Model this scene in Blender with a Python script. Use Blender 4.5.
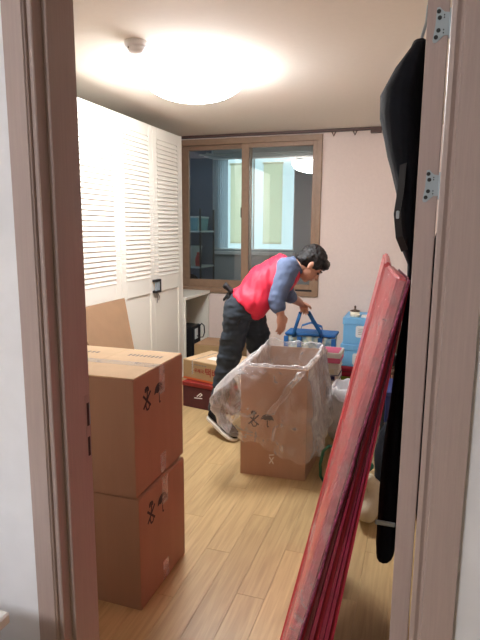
import bpy, bmesh, math, random
from mathutils import Vector as V, Matrix, noise, Quaternion
random.seed(7)
for o in list(bpy.data.objects): bpy.data.objects.remove(o)
S = bpy.context.scene
C = S.collection
R = math.radians
PI = math.pi

# ------------------------------------------------------------------ camera
cam_d = bpy.data.cameras.new('camera'); cam = bpy.data.objects.new('camera', cam_d); C.objects.link(cam)
yaw, pitch, roll = R(18.2), R(9.74), R(0.43)
fw = V((-math.sin(yaw)*math.cos(pitch), math.cos(yaw)*math.cos(pitch), -math.sin(pitch)))
rt = V((math.cos(yaw), math.sin(yaw), 0)); up = rt.cross(fw)
r2 = rt*math.cos(roll) + up*math.sin(roll); u2 = up*math.cos(roll) - rt*math.sin(roll)
M = Matrix((r2, u2, -fw)).transposed().to_4x4(); M.translation = V((0, 0, 1.4))
cam.matrix_world = M
cam_d.sensor_fit = 'VERTICAL'; cam_d.sensor_height = 32; cam_d.lens = 538/640*32
cam_d.clip_start = .01
S.camera = cam

# ------------------------------------------------------------------ world, exposure
w = bpy.data.worlds.new('world'); S.world = w; w.use_nodes = True
w.node_tree.nodes['Background'].inputs[0].default_value = (.62, .78, .95, 1)
w.node_tree.nodes['Background'].inputs[1].default_value = .6
vs = S.view_settings
vs.view_transform = 'Standard'; vs.look = 'None'; vs.gamma = 1; vs.use_curve_mapping = False
vs.exposure = 1.0
LAMP = 26.0        # room dome lamp
HALL_FILL = 34.0         # unseen light added in the hall
DAY = 0.6          # frosted balcony window

# ------------------------------------------------------------------ materials
def srgb(c):
    return tuple((x/12.92 if x <= .04045 else ((x+.055)/1.055)**2.4) for x in (v/255 for v in c))
MATS = {}
def mat(name, rgb, rough=.6, var=.0, scale=20, metal=0, bump=0, bscale=None, spec=.5, stretch=(1, 1, 1), coat=0, detail=4):
    m = bpy.data.materials.new(name); m.use_nodes = True; MATS[name] = m
    nt = m.node_tree; b = nt.nodes['Principled BSDF']
    c = srgb(rgb)
    b.inputs['Base Color'].default_value = (*c, 1); b.inputs['Roughness'].default_value = rough
    b.inputs['Metallic'].default_value = metal; b.inputs['Specular IOR Level'].default_value = spec
    b.inputs['Coat Weight'].default_value = coat
    if var or bump:
        tc = nt.nodes.new('ShaderNodeTexCoord'); mp = nt.nodes.new('ShaderNodeMapping')
        mp.inputs['Scale'].default_value = stretch
        nt.links.new(tc.outputs['Object'], mp.inputs[0])
    if var:
        n = nt.nodes.new('ShaderNodeTexNoise'); n.inputs['Scale'].default_value = scale; n.inputs['Detail'].default_value = detail
        nt.links.new(mp.outputs[0], n.inputs[0])
        rp = nt.nodes.new('ShaderNodeValToRGB'); rp.color_ramp.elements[0].position = .3; rp.color_ramp.elements[1].position = .7
        rp.color_ramp.elements[0].color = (*[x*(1-var) for x in c], 1)
        rp.color_ramp.elements[1].color = (*[min(1, x*(1+var)) for x in c], 1)
        nt.links.new(n.outputs['Fac'], rp.inputs[0]); nt.links.new(rp.outputs[0], b.inputs['Base Color'])
    if bump:
        n2 = nt.nodes.new('ShaderNodeTexNoise'); n2.inputs['Scale'].default_value = bscale or scale; n2.inputs['Detail'].default_value = 3
        nt.links.new(mp.outputs[0], n2.inputs[0])
        bp = nt.nodes.new('ShaderNodeBump'); bp.inputs['Strength'].default_value = bump; bp.inputs['Distance'].default_value = .01
        nt.links.new(n2.outputs['Fac'], bp.inputs['Height']); nt.links.new(bp.outputs[0], b.inputs['Normal'])
    return m
def emit(name, rgb, s):
    m = mat(name, rgb, .5); b = m.node_tree.nodes['Principled BSDF']
    b.inputs['Emission Color'].default_value = (*srgb(rgb), 1); b.inputs['Emission Strength'].default_value = s
    return m
def film(name, rgb, base, amp, rough=.15, nscale=14, bump=.5, bscale=30, edge=0):
    """thin clear plastic: transparent mixed with a glossy white sheet, milkier in the creases"""
    m = mat(name, rgb, rough, spec=.8); nt = m.node_tree; b = nt.nodes['Principled BSDF']
    out = nt.nodes['Material Output']; tr = nt.nodes.new('ShaderNodeBsdfTransparent'); mx = nt.nodes.new('ShaderNodeMixShader')
    tc = nt.nodes.new('ShaderNodeTexCoord')
    n = nt.nodes.new('ShaderNodeTexNoise'); n.inputs['Scale'].default_value = nscale; n.inputs['Detail'].default_value = 5; n.inputs['Distortion'].default_value = 1.2
    nt.links.new(tc.outputs['Object'], n.inputs[0])
    mr = nt.nodes.new('ShaderNodeMapRange'); mr.inputs[1].default_value = .45; mr.inputs[2].default_value = .75
    mr.inputs[3].default_value = base; mr.inputs[4].default_value = base+amp
    nt.links.new(n.outputs['Fac'], mr.inputs[0]); nt.links.new(mr.outputs[0], mx.inputs[0])
    if edge:      # a slanted film is a longer way through the plastic
        lw = nt.nodes.new('ShaderNodeLayerWeight'); lw.inputs[0].default_value = .35
        ma = nt.nodes.new('ShaderNodeMath'); ma.operation = 'MULTIPLY_ADD'; ma.inputs[1].default_value = edge; ma.use_clamp = True
        nt.links.new(lw.outputs['Facing'], ma.inputs[0]); nt.links.new(mr.outputs[0], ma.inputs[2]); nt.links.new(ma.outputs[0], mx.inputs[0])
    nt.links.new(tr.outputs[0], mx.inputs[1]); nt.links.new(b.outputs[0], mx.inputs[2]); nt.links.new(mx.outputs[0], out.inputs[0])
    n2 = nt.nodes.new('ShaderNodeTexNoise'); n2.inputs['Scale'].default_value = bscale; n2.inputs['Detail'].default_value = 4; n2.inputs['Distortion'].default_value = 2
    nt.links.new(tc.outputs['Object'], n2.inputs[0])
    bp = nt.nodes.new('ShaderNodeBump'); bp.inputs['Strength'].default_value = bump; bp.inputs['Distance'].default_value = .02
    nt.links.new(n2.outputs['Fac'], bp.inputs['Height']); nt.links.new(bp.outputs[0], b.inputs['Normal'])
    return m

mat('wall_pink', (230, 214, 205), .8, .02, 40, bump=.15, bscale=120)
mat('wall_hall_far', (118, 112, 108), .8, .05, 9)
mat('wall_hall', (238, 241, 247), .75, .035, 9, bump=.25, bscale=14, detail=2)
mat('ceiling', (234, 227, 214), .85, .01, 30, bump=.1, bscale=150)
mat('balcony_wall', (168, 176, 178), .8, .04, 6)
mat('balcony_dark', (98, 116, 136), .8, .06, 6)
mat('casing', (178, 161, 156), .42, .05, 30, stretch=(6, 6, .25), bump=.08, bscale=60)
mat('casing_dark', (132, 110, 107), .4, .06, 30, stretch=(6, 6, .25), bump=.08, bscale=60)
mat('window_wood', (152, 124, 100), .45, .09, 25, stretch=(1, 1, 1))
mat('rail_brown', (88, 66, 60), .5, .08, 30)
mat('wardrobe_white', (232, 229, 216), .4)
mat('wardrobe_side', (226, 222, 210), .5)
mat('steel', (176, 192, 200), .35, metal=.5)
mat('steel_dark', (60, 64, 66), .4, metal=.6)
mat('black', (14, 15, 18), .55)
mat('black_cloth', (16, 20, 28), .85, .25, 12, bump=.3, bscale=40, spec=.25)
mat('plastic_white', (236, 236, 234), .4)
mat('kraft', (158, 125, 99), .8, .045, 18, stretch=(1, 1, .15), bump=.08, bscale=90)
mat('kraft_lit', (186, 150, 124), .8, .04, 18, stretch=(1, 1, .15))  # same kraft, lightened for the stronger light on the open box
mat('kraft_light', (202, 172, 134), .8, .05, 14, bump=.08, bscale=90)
mat('kraft_board', (146, 114, 84), .8, .05, 10)
mat('print_black', (38, 34, 36), .7)
mat('print_red', (140, 34, 24), .7)
mat('print_orange', (205, 98, 48), .7)
mat('print_grey', (120, 108, 96), .7)
mat('post_kraft', (158, 130, 90), .8, .05, 14)
film('tape', (232, 222, 210), .28, .25, .12, 20, .1)
film('poly_film', (252, 252, 252), .08, .28, .10, 9, .9, 15, edge=.6)
film('wrap_film', (255, 244, 244), .07, .35, .08, 13, .8, 20)
mat('maroon', (74, 22, 30), .5, .12, 20)
mat('red_lid', (132, 34, 30), .45, .1, 10)
mat('vest_red', (222, 34, 66), .62, .08, 16, bump=.3, bscale=26)
mat('shirt_blue', (96, 112, 142), .8, .07, 30, bump=.25, bscale=40)
mat('trousers', (44, 54, 64), .8, .12, 14, bump=.35, bscale=22)
mat('skin', (206, 152, 126), .5, .04, 18)
mat('hair', (17, 15, 16), .45, .3, 60, bump=.5, bscale=160)
mat('eye', (30, 24, 22), .3)
mat('lips', (176, 104, 94), .5)
mat('sole', (232, 228, 220), .6)
mat('sky_blue', (124, 186, 230), .55, .03, 12)
mat('blue_trim', (28, 96, 158), .6, .1, 20)
mat('cream', (236, 228, 206), .6)
mat('pink_book', (226, 108, 146), .5)
mat('paper', (238, 234, 226), .7, .04, 60, stretch=(1, 1, 12))
mat('navy', (52, 60, 108), .6)
mat('teal', (60, 150, 150), .5)
mat('green', (150, 168, 62), .6, .08, 10)
mat('dark_green', (18, 86, 62), .6)
mat('crimson', (176, 30, 58), .6, .1, 14, bump=.2)
mat('foam_pink', (214, 84, 88), .5, .16, 7, coat=.35, stretch=(1, 1, .4), detail=6)
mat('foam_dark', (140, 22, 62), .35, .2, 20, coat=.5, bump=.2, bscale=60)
mat('foam_edge', (198, 118, 124), .4, .2, 22, coat=.5, bump=.3, bscale=30)
mat('purple_edge', (150, 66, 100), .4, .6, 90, detail=2)
mat('bin_teal', (92, 150, 160), .5)
mat('bin_white', (190, 202, 204), .5)
mat('red_item', (170, 50, 46), .5)
mat('copper', (150, 104, 84), .4)
mat('brown', (92, 70, 56), .6)

# bag print
def bagprint():
    m = mat('bag_print', (200, 212, 206), .5); nt = m.node_tree; b = nt.nodes['Principled BSDF']
    tc = nt.nodes.new('ShaderNodeTexCoord'); v = nt.nodes.new('ShaderNodeTexVoronoi'); v.inputs['Scale'].default_value = 24
    rp = nt.nodes.new('ShaderNodeValToRGB'); e = rp.color_ramp.elements
    e[0].position = .25; e[0].color = (*srgb((210, 214, 190)), 1); e[1].position = .75; e[1].color = (*srgb((96, 136, 156)), 1)
    nt.links.new(tc.outputs['Object'], v.inputs[0]); nt.links.new(v.outputs['Distance'], rp.inputs[0]); nt.links.new(rp.outputs[0], b.inputs['Base Color'])
bagprint()
# floor boards
def woodfloor():
    m = mat('floor_wood', (206, 172, 122), .38); nt = m.node_tree; b = nt.nodes['Principled BSDF']
    tc = nt.nodes.new('ShaderNodeTexCoord'); oi = nt.nodes.new('ShaderNodeObjectInfo'); mp = nt.nodes.new('ShaderNodeMapping')
    mp.inputs['Scale'].default_value = (26, 1.6, 1)
    ad = nt.nodes.new('ShaderNodeVectorMath'); ad.operation = 'ADD'; mu = nt.nodes.new('ShaderNodeMath'); mu.operation = 'MULTIPLY'; mu.inputs[1].default_value = 37
    nt.links.new(oi.outputs['Random'], mu.inputs[0]); nt.links.new(tc.outputs['Object'], ad.inputs[0]); nt.links.new(mu.outputs[0], ad.inputs[1])
    nt.links.new(ad.outputs[0], mp.inputs[0])
    n = nt.nodes.new('ShaderNodeTexNoise'); n.inputs['Scale'].default_value = 2.2; n.inputs['Detail'].default_value = 6; n.inputs['Distortion'].default_value = .8
    nt.links.new(mp.outputs[0], n.inputs[0])
    rp = nt.nodes.new('ShaderNodeValToRGB'); e = rp.color_ramp.elements
    e[0].position = .3; e[0].color = (*srgb((176, 148, 104)), 1); e[1].position = .68; e[1].color = (*srgb((198, 170, 122)), 1)
    nt.links.new(n.outputs['Fac'], rp.inputs[0])
    hs = nt.nodes.new('ShaderNodeHueSaturation'); mr = nt.nodes.new('ShaderNodeMapRange'); mr.inputs[3].default_value = .88; mr.inputs[4].default_value = 1.07
    nt.links.new(oi.outputs['Random'], mr.inputs[0]); nt.links.new(mr.outputs[0], hs.inputs['Value']); nt.links.new(rp.outputs[0], hs.inputs['Color'])
    nt.links.new(hs.outputs[0], b.inputs['Base Color'])
woodfloor()
# window glass: clear, with a mirror reflection that follows Fresnel
def glass(name, tint, ior=1.5):
    m = bpy.data.materials.new(name); m.use_nodes = True; MATS[name] = m; nt = m.node_tree; nt.nodes.remove(nt.nodes['Principled BSDF'])
    tr = nt.nodes.new('ShaderNodeBsdfTransparent'); tr.inputs[0].default_value = (*tint, 1)
    gl = nt.nodes.new('ShaderNodeBsdfGlossy'); gl.inputs['Roughness'].default_value = .015
    fr = nt.nodes.new('ShaderNodeFresnel'); fr.inputs[0].default_value = ior; mx = nt.nodes.new('ShaderNodeMixShader')
    nt.links.new(fr.outputs[0], mx.inputs[0]); nt.links.new(tr.outputs[0], mx.inputs[1]); nt.links.new(gl.outputs[0], mx.inputs[2])
    nt.links.new(mx.outputs[0], nt.nodes['Material Output'].inputs[0])
glass('glass', (.90, .94, .95), 2.0)
emit('frosted_day', (206, 232, 236), DAY)
def blindmat():
    m = mat('blind', (236, 226, 204), .9); nt = m.node_tree; b = nt.nodes['Principled BSDF']
    t = nt.nodes.new('ShaderNodeBsdfTranslucent'); t.inputs[0].default_value = (*srgb((255, 250, 232)), 1); mx = nt.nodes.new('ShaderNodeMixShader'); mx.inputs[0].default_value = .93
    nt.links.new(b.outputs[0], mx.inputs[1]); nt.links.new(t.outputs[0], mx.inputs[2]); nt.links.new(mx.outputs[0], nt.nodes['Material Output'].inputs[0])
blindmat()
mat('sheer', (244, 246, 248), .9)
_m = MATS['sheer'].node_tree; _t = _m.nodes.new('ShaderNodeBsdfTranslucent'); _t.inputs[0].default_value = (.92, .96, 1, 1); _x = _m.nodes.new('ShaderNodeMixShader'); _x.inputs[0].default_value = .85
_m.links.new(_m.nodes['Principled BSDF'].outputs[0], _x.inputs[1]); _m.links.new(_t.outputs[0], _x.inputs[2]); _m.links.new(_x.outputs[0], _m.nodes['Material Output'].inputs[0])
emit('lamp_glow', (249, 250, 255), LAMP)
emit('hall_fill', (250, 248, 250), HALL_FILL)

# ------------------------------------------------------------------ mesh helpers
def box(bm, lo, hi, bev=0, seg=1):
    lo = V(lo); hi = V(hi); c = (lo+hi)/2; s = hi-lo
    r = bmesh.ops.create_cube(bm, size=1, matrix=Matrix.Translation(c) @ Matrix.Diagonal((*s, 1)))
    if bev:
        es = list({e for v in r['verts'] for e in v.link_edges})
        bmesh.ops.bevel(bm, geom=es, offset=bev, segments=seg, affect='EDGES', profile=.6)
def BX(*boxes, bev=0, seg=1):
    bm = bmesh.new()
    for lo, hi in boxes: box(bm, lo, hi, bev, seg)
    return bm
def hexa(bm, p):          # 8 points: bottom 4 (ccw), top 4
    v = [bm.verts.new(q) for q in p]
    for f in ((3, 2, 1, 0), (4, 5, 6, 7), (0, 1, 5, 4), (1, 2, 6, 5), (2, 3, 7, 6), (3, 0, 4, 7)): bm.faces.new([v[i] for i in f])
def tube(bm, pts, r, n=8, closed_ends=True):
    pts = [V(p) for p in pts]; rs = r if isinstance(r, (list, tuple)) else [r]*len(pts)
    rings = []; nrm = None
    for i, p in enumerate(pts):
        d = (pts[min(i+1, len(pts)-1)] - pts[max(i-1, 0)]).normalized()
        if nrm is None: nrm = d.orthogonal().normalized()
        nrm = (nrm - d*nrm.dot(d)).normalized(); b = d.cross(nrm)
        rings.append([bm.verts.new(p + rs[i]*(math.cos(2*PI*k/n)*nrm + math.sin(2*PI*k/n)*b)) for k in range(n)])
    for a, c in zip(rings, rings[1:]):
        for k in range(n): bm.faces.new((a[k], a[(k+1) % n], c[(k+1) % n], c[k]))
    if closed_ends:
        bm.faces.new(rings[0][::-1]); bm.faces.new(rings[-1])
def ribbon(bm, pts, wv, t):     # flat strap along pts: width vector wv, thickness t
    pts = [V(p) for p in pts]; wv = V(wv); prev = None
    for i, p in enumerate(pts):
        d = (pts[min(i+1, len(pts)-1)] - pts[max(i-1, 0)]).normalized(); n = d.cross(wv).normalized()*t/2
        ring = [bm.verts.new(q) for q in (p-wv/2-n, p+wv/2-n, p+wv/2+n, p-wv/2+n)]
        if prev:
            for k in range(4): bm.faces.new((prev[k], prev[(k+1) % 4], ring[(k+1) % 4], ring[k]))
        else: bm.faces.new(ring[::-1])
        prev = ring
    bm.faces.new(prev)
def ell(bm, c, rad, mtx=None, seg=20, rings=12):
    m = Matrix.Translation(V(c)) @ (mtx.to_4x4() if mtx else Matrix()) @ Matrix.Diagonal((*rad, 1))
    return bmesh.ops.create_uvsphere(bm, u_segments=seg, v_segments=rings, radius=1, matrix=m)
def cap(bm, p0, r0, p1, r1, n=14):
    p0 = V(p0); p1 = V(p1)
    tube(bm, [p0, p1], [r0, r1], n); ell(bm, p0, (r0,)*3, seg=n, rings=8); ell(bm, p1, (r1,)*3, seg=n, rings=8)
def chain(bm, *pr):
    for (a, ra), (b, rb) in zip(pr, pr[1:]): cap(bm, a, ra, b, rb)
def loft(bm, secs, side, n=28, pw=2.0):   # secs: (centre, half width, half depth, depth axis)
    rings = []
    for c, a, b, ax in secs:
        c = V(c); ax = V(ax).normalized(); ring = []
        for k in range(n):
            t = 2*PI*k/n; cc = math.cos(t); ss = math.sin(t)
            cc = math.copysign(abs(cc)**(2/pw), cc); ss = math.copysign(abs(ss)**(2/pw), ss)
            ring.append(bm.verts.new(c + V(side)*a*cc + ax*b*ss))
        rings.append(ring)
    for a, c in zip(rings, rings[1:]):
        for k in range(n): bm.faces.new((a[k], a[(k+1) % n], c[(k+1) % n], c[k]))
    bm.faces.new(rings[0][::-1]); bm.faces.new(rings[-1])
def lathe(bm, prof, n=40, c=(0, 0, 0)):
    c = V(c); rings = []
    for r, z in prof:
        rings.append([bm.verts.new(c+V((r*math.cos(2*PI*k/n), r*math.sin(2*PI*k/n), z))) for k in range(n)] if r > 1e-6 else [bm.verts.new(c+V((0, 0, z)))])
    for a, b in zip(rings, rings[1:]):
        for k in range(n):
            f = [a[k % len(a)], a[(k+1) % len(a)], b[(k+1) % len(b)], b[k % len(b)]]
            f = list(dict.fromkeys(f))
            if len(f) > 2: bm.faces.new(f)
def poly(bm, pts, ext):      # planar polygon extruded by vector ext
    a = [bm.verts.new(V(p)) for p in pts]; b = [bm.verts.new(V(p)+V(ext)) for p in pts]; n = len(a)
    bm.faces.new(a[::-1]); bm.faces.new(b)
    for k in range(n): bm.faces.new((a[k], a[(k+1) % n], b[(k+1) % n], b[k]))

def obj(name, bm, m, parent=None, world=True, smooth=False):
    """bmesh or mesh in world coordinates -> one object; re-expressed in the parent's frame"""
    if isinstance(bm, bmesh.types.BMesh):
        bmesh.ops.recalc_face_normals(bm, faces=bm.faces)
        me = bpy.data.meshes.new(name); bm.to_mesh(me); bm.free()
    else: me = bm
    if m: me.materials.clear(); me.materials.append(MATS[m])
    if smooth:
        for p in me.polygons: p.use_smooth = True
    o = bpy.data.objects.new(name, me); C.objects.link(o)
    if parent:
        if world: me.transform(chain_matrix(parent).inverted())
        o.parent = parent
    elif world is True:
        # origin at the base centre
        xs = [v.co for v in me.vertices]
        if xs:
            b = V(((min(v.x for v in xs)+max(v.x for v in xs))/2, (min(v.y for v in xs)+max(v.y for v in xs))/2, min(v.z for v in xs)))
            me.transform(Matrix.Translation(-b)); o.location = b
    return o
def chain_matrix(o):
    m = o.matrix_basis.copy()
    while o.parent: o = o.parent; m = o.matrix_basis @ m
    return m
def thing(name, label=None, cat=None, loc=(0, 0, 0), rz=0, group=None, kind=None):
    o = bpy.data.objects.new(name, None); C.objects.link(o); o.empty_display_size = .1
    o.location = loc; o.rotation_euler = (0, 0, rz)
    return tag(o, label, cat, group, kind)
def tag(o, label=None, cat=None, group=None, kind=None):
    for k, v in (('label', label), ('category', cat), ('group', group), ('kind', kind)):
        if v: o[k] = v
    return o
def struct(name, bm, m, parent=None):
    o = obj(name, bm, m, parent)
    return o if parent else tag(o, kind='structure')
def remesh(bm, vox, smooth_it=4, fac=.5):
    me = bpy.data.meshes.new('tmp'); bmesh.ops.recalc_face_normals(bm, faces=bm.faces); bm.to_mesh(me); bm.free()
    o = bpy.data.objects.new('tmp', me); C.objects.link(o)
    r = o.modifiers.new('r', 'REMESH'); r.mode = 'VOXEL'; r.voxel_size = vox
    if smooth_it:
        s = o.modifiers.new('s', 'SMOOTH'); s.factor = fac; s.iterations = smooth_it
    dg = bpy.context.evaluated_depsgraph_get(); dg.update()
    out = bpy.data.meshes.new_from_object(o.evaluated_get(dg))
    bpy.data.objects.remove(o); bpy.data.meshes.remove(me)
    return out
def wrinkle(me, amp, freq, stretch=(1, 1, 1), seed=0):
    """push vertices along their normals by noise"""
    nrm = [v.normal.copy() for v in me.vertices]
    for v, n in zip(me.vertices, nrm):
        q = V((v.co.x*stretch[0], v.co.y*stretch[1], v.co.z*stretch[2]))*freq + V((seed, seed*.7, seed*1.3))
        v.co += n*amp*noise.noise(q)
    me.update()
def text_mesh(s, size, depth=.0006):
    cu = bpy.data.curves.new('t', 'FONT'); cu.body = s; cu.size = size; cu.extrude = depth/2; cu.resolution_u = 3; cu.offset = size*.018
    o = bpy.data.objects.new('t', cu); C.objects.link(o)
    dg = bpy.context.evaluated_depsgraph_get(); dg.update()
    me = bpy.data.meshes.new_from_object(o.evaluated_get(dg)); bpy.data.objects.remove(o)
    return me
def place(me, org, xa, ya):
    xa = V(xa).normalized(); ya = V(ya).normalized(); za = xa.cross(ya)
    m = Matrix((xa, ya, za)).transposed().to_4x4(); m.translation = V(org); me.transform(m); return me

# ------------------------------------------------------------------ the room shell
XL, XR, YF, YB, ZC = -2.66, .62, 1.055, 5.2, 2.3
floor = struct('floor', BX(((XL-.1, -1.6, -.06), (XR+.9, YB+.2, -.004))), 'floor_wood')
plank_me = None
PW, PL = .112, .92
xi = 0; x = -2.16
while x < XR:
    y = -.3 + (xi*.37 % 1)*PL - PL + 1.0
    while y < YB:
        if y+PL > .6:
            a = max(y, .62); b = min(y+PL, YB)
            if a == y and b == y+PL and plank_me:
                o = bpy.data.objects.new('plank', plank_me); C.objects.link(o); o.parent = floor
                o.location = V((x+PW/2, y+PL/2, 0)) - floor.location
            elif b-a > .02:
                bm = BX(((-PW/2+.0004, a-(y+PL/2)+.0004, -.004), (PW/2-.0004, b-(y+PL/2)-.0004, 0)), bev=.0006)
                me = bpy.data.meshes.new('plank'); bm.to_mesh(me); bm.free(); me.materials.append(MATS['floor_wood'])
                o = bpy.data.objects.new('plank', me); C.objects.link(o); o.parent = floor
                o.location = V((x+PW/2, y+PL/2, 0)) - floor.location
                if a == y and b == y+PL: plank_me = me
        y += PL
    x += PW; xi += 1
struct('ceiling', BX(((XL-.1, YF-.06, ZC), (XR+.1, YB+.14, ZC+.08))), 'ceiling')
struct('wall_left', BX(((XL-.1, YF-.05, 0), (XL, YB, ZC))), 'wall_pink')
struct('wall_right', BX(((XR, YF-.05, 0), (XR+.1, YB, ZC))), 'wall_pink')
WX0, WX1, WZ0, WZ1 = -2.45, -.91, .737, 2.264
struct('wall_back', BX(((XL-.1, YB, 0), (WX0, YB+.14, ZC)), ((WX1, YB, 0), (XR+.1, YB+.14, ZC)), ((WX0, YB, 0), (WX1, YB+.14, WZ0)), ((WX0, YB, WZ1), (WX1, YB+.14, ZC))), 'wall_pink')
# wall with the doorway, hall side and room side
DX0, DX1, DZ = -.80, .07, 2.04
struct('wall_front', BX(((XL-.1, .945, 0), (DX0, YF, 2.4)), ((DX1, .945, 0), (1.5, YF, 2.4)), ((DX0, .945, DZ), (DX1, YF, 2.4))), 'wall_hall')
struct('wall_front_lining', BX(((XL, YF, 0), (DX0, YF+.004, ZC)), ((DX1, YF, 0), (XR, YF+.004, ZC)), ((DX0, YF, DZ), (DX1, YF+.004, ZC))), 'wall_pink')
# hall behind the camera
struct('wall_hall_left', BX(((XL-.1, -1.6, 0), (XL, .945, 2.4))), 'wall_hall')
struct('wall_hall_right', BX(((1.4, -1.6, 0), (1.5, .945, 2.4))), 'wall_hall_far')
struct('wall_hall_back', BX(((XL-.1, -1.7, 0), (1.5, -1.6, 2.4))), 'wall_hall_far')
struct('ceiling_hall', BX(((XL-.1, -1.7, 2.4), (1.5, YF, 2.46))), 'ceiling')

# ------------------------------------------------------------------ door frame
def profile(name, pts, z0, z1, m):
    bm = bmesh.new(); poly(bm, [(x, y, z0) for x, y in pts], (0, 0, z1-z0)); return struct(name, bm, m)
profile('trim_1', [(-.80, .935), (-.7545, .935), (-.7525, .9365), (-.7525, .943), (-.743, .943), (-.741, .945), (-.741, .973), (-.732, .973), (-.730, .975), (-.730, 1.067), (-.80, 1.067)], 0, 2.03, 'casing')
tag(bpy.data.objects['trim_1'], 'dark rose-brown wooden door jamb with stepped edges on the left')
tr2 = profile('trim_2', [(.0985, .935), (.046, .935), (.0445, .939), (.040, .939), (.0335, .935), (.0265, .936), (.0255, .940), (.0335, .975), (.034, 1.03), (.044, 1.032), (.044, 1.067), (.0985, 1.067)], 0, 2.03, 'casing')
tag(tr2, 'pale pinkish wooden door casing on the hinge side')
t3 = struct('trim_3', BX(((-.80, .935, 1.99), (.0985, 1.067, 2.06)), bev=.003), 'casing')
tag(t3, 'pale wooden door head across the top of the doorway')
# casing face on the left catches the hall light: its own lighter facing board
tag(struct('trim_4', BX(((-.803, .932, 0), (-.7555, .9352, 2.03)), bev=.001), 'casing'), 'narrow pale casing board facing the hall on the left')
# strike plate on the latch-side jamb
sp = thing('strike_plate', 'steel strike plate with two dark slots on left door jamb', 'strike plate', (-.73, 1.052, .83))
obj('plate', BX(((-.7303, 1.048, .835), (-.7294, 1.0655, 1.005)), bev=.0008), 'casing', sp)
for z0, z1 in ((.928, .985), (.852, .90)):
    sl = obj('slot', BX(((-.7298, 1.053, z0), (-.7288, 1.0615, z1))), 'black', sp)
obj('lip', BX(((-.7294, 1.0625, .93), (-.7280, 1.0655, .98)), bev=.0005), 'steel', sp)

# ------------------------------------------------------------------ open door on its hinges
door = thing('door_1', 'pale wood-grain door swung open into the room with bare hinge edge', None, (.03, 1.08, .01), kind='structure')
obj('slab', BX(((-.0105, 1.075, .012), (.0265, 1.84, 1.985)), bev=.0015), 'casing', door)
for zc in (1.753, 1.478, .30):
    hg = bmesh.new()
    prof = [(.005, .028), (.010, .029), (.014, .024), (.019, .020), (.0285, .019), (.0285, -.018), (.019, -.018), (.013, -.024), (.007, -.029), (.002, -.029), (.0005, -.025), (.004, 0)]
    poly(hg, [(x, 1.0735, zc+z) for x, z in prof], (0, .0025, 0))
    h = obj('hinge', hg, 'steel', door); h['label'] = 'bright steel hinge leaf with four dark screws'
    for dx, dz in ((.0085, .0215), (.0105, .011), (.0095, -.0095), (.006, -.0205)):
        s = bmesh.new(); tube(s, [(dx, 1.0722, zc+dz), (dx, 1.0742, zc+dz)], .0036, 12); obj('screw', s, 'steel_dark', h)
    for dz in (.015, .011, -.009, -.014):
        s = bmesh.new(); tube(s, [(.018, 1.0726, zc+dz), (.018, 1.0742, zc+dz)], .0012, 8); obj('pin_hole', s, 'steel_dark', h)
    k = bmesh.new(); tube(k, [(.031, 1.072, zc-.024), (.031, 1.072, zc+.024)], .0045, 12); obj('knuckle', k, 'steel', h)
kn = bmesh.new(); tube(kn, [(-.0105, 1.78, .98), (-.05, 1.78, .98)], .012, 14); ell(kn, (-.062, 1.78, .98), (.016, .028, .028)); obj('door_knob', kn, 'steel', door, smooth=True)

# ------------------------------------------------------------------ back window and balcony
win = thing('window_1', 'wide two-sash sliding window in light brown wooden frame', None, (-1.68, YB, WZ0), kind='structure')
YW = YB-.022
fr = BX(((WX0, YW, WZ1-.055), (WX1, YB+.12, WZ1)), ((WX0, YW, WZ0), (WX1, YB+.12, WZ0+.045)), ((WX0, YW, WZ0+.045), (WX0+.05, YB+.12, WZ1-.055)), ((WX1-.047, YW, WZ0+.045), (WX1, YB+.12, WZ1-.055)), bev=.003)
obj('window_frame', fr, 'window_wood', win)
def sash(x0, x1, y, z0, z1, l, r, t, b, tilt=0):
    s = obj('sash', BX(((x0, y, z0), (x0+l, y+.04, z1)), ((x1-r, y, z0), (x1, y+.04, z1)), ((x0+l, y, z1-t), (x1-r, y+.04, z1)), ((x0+l, y, z0), (x1-r, y+.04, z0+b)), bev=.003), 'window_wood', win)
    bm = BX(((x0+l-.006, -.003, z0+b-.006), (x1-r+.006, .003, z1-t+.006)))
    c = V(((x0+x1)/2, 0, 0)); bmesh.ops.rotate(bm, cent=c, matrix=Matrix.Rotation(tilt, 3, 'Z'), verts=bm.verts)
    bmesh.ops.translate(bm, vec=(0, y+.02, 0), verts=bm.verts)
    obj('pane', bm, 'glass', s)
    return s
s1 = sash(WX0+.04, -1.62, YB+.05, WZ0+.04, WZ1-.045, .115, .07, .05, .085)
s2 = sash(-1.705, WX1-.04, YB+.0, WZ0+.04, WZ1-.045, .075, .05, .05, .075, tilt=R(1.3))
lt = BX(((-1.724, YB+.03, 1.50), (-1.700, YB+.05, 1.60)), bev=.004); box(lt, (-1.720, YB+.02, 1.535), (-1.712, YB+.035, 1.565), .002); obj('latch', lt, 'black', s1)
obj('finger_slot', BX(((-1.14, YB-.003, .785), (-.975, YB+.006, .803)), bev=.002), 'black', s2)
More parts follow.
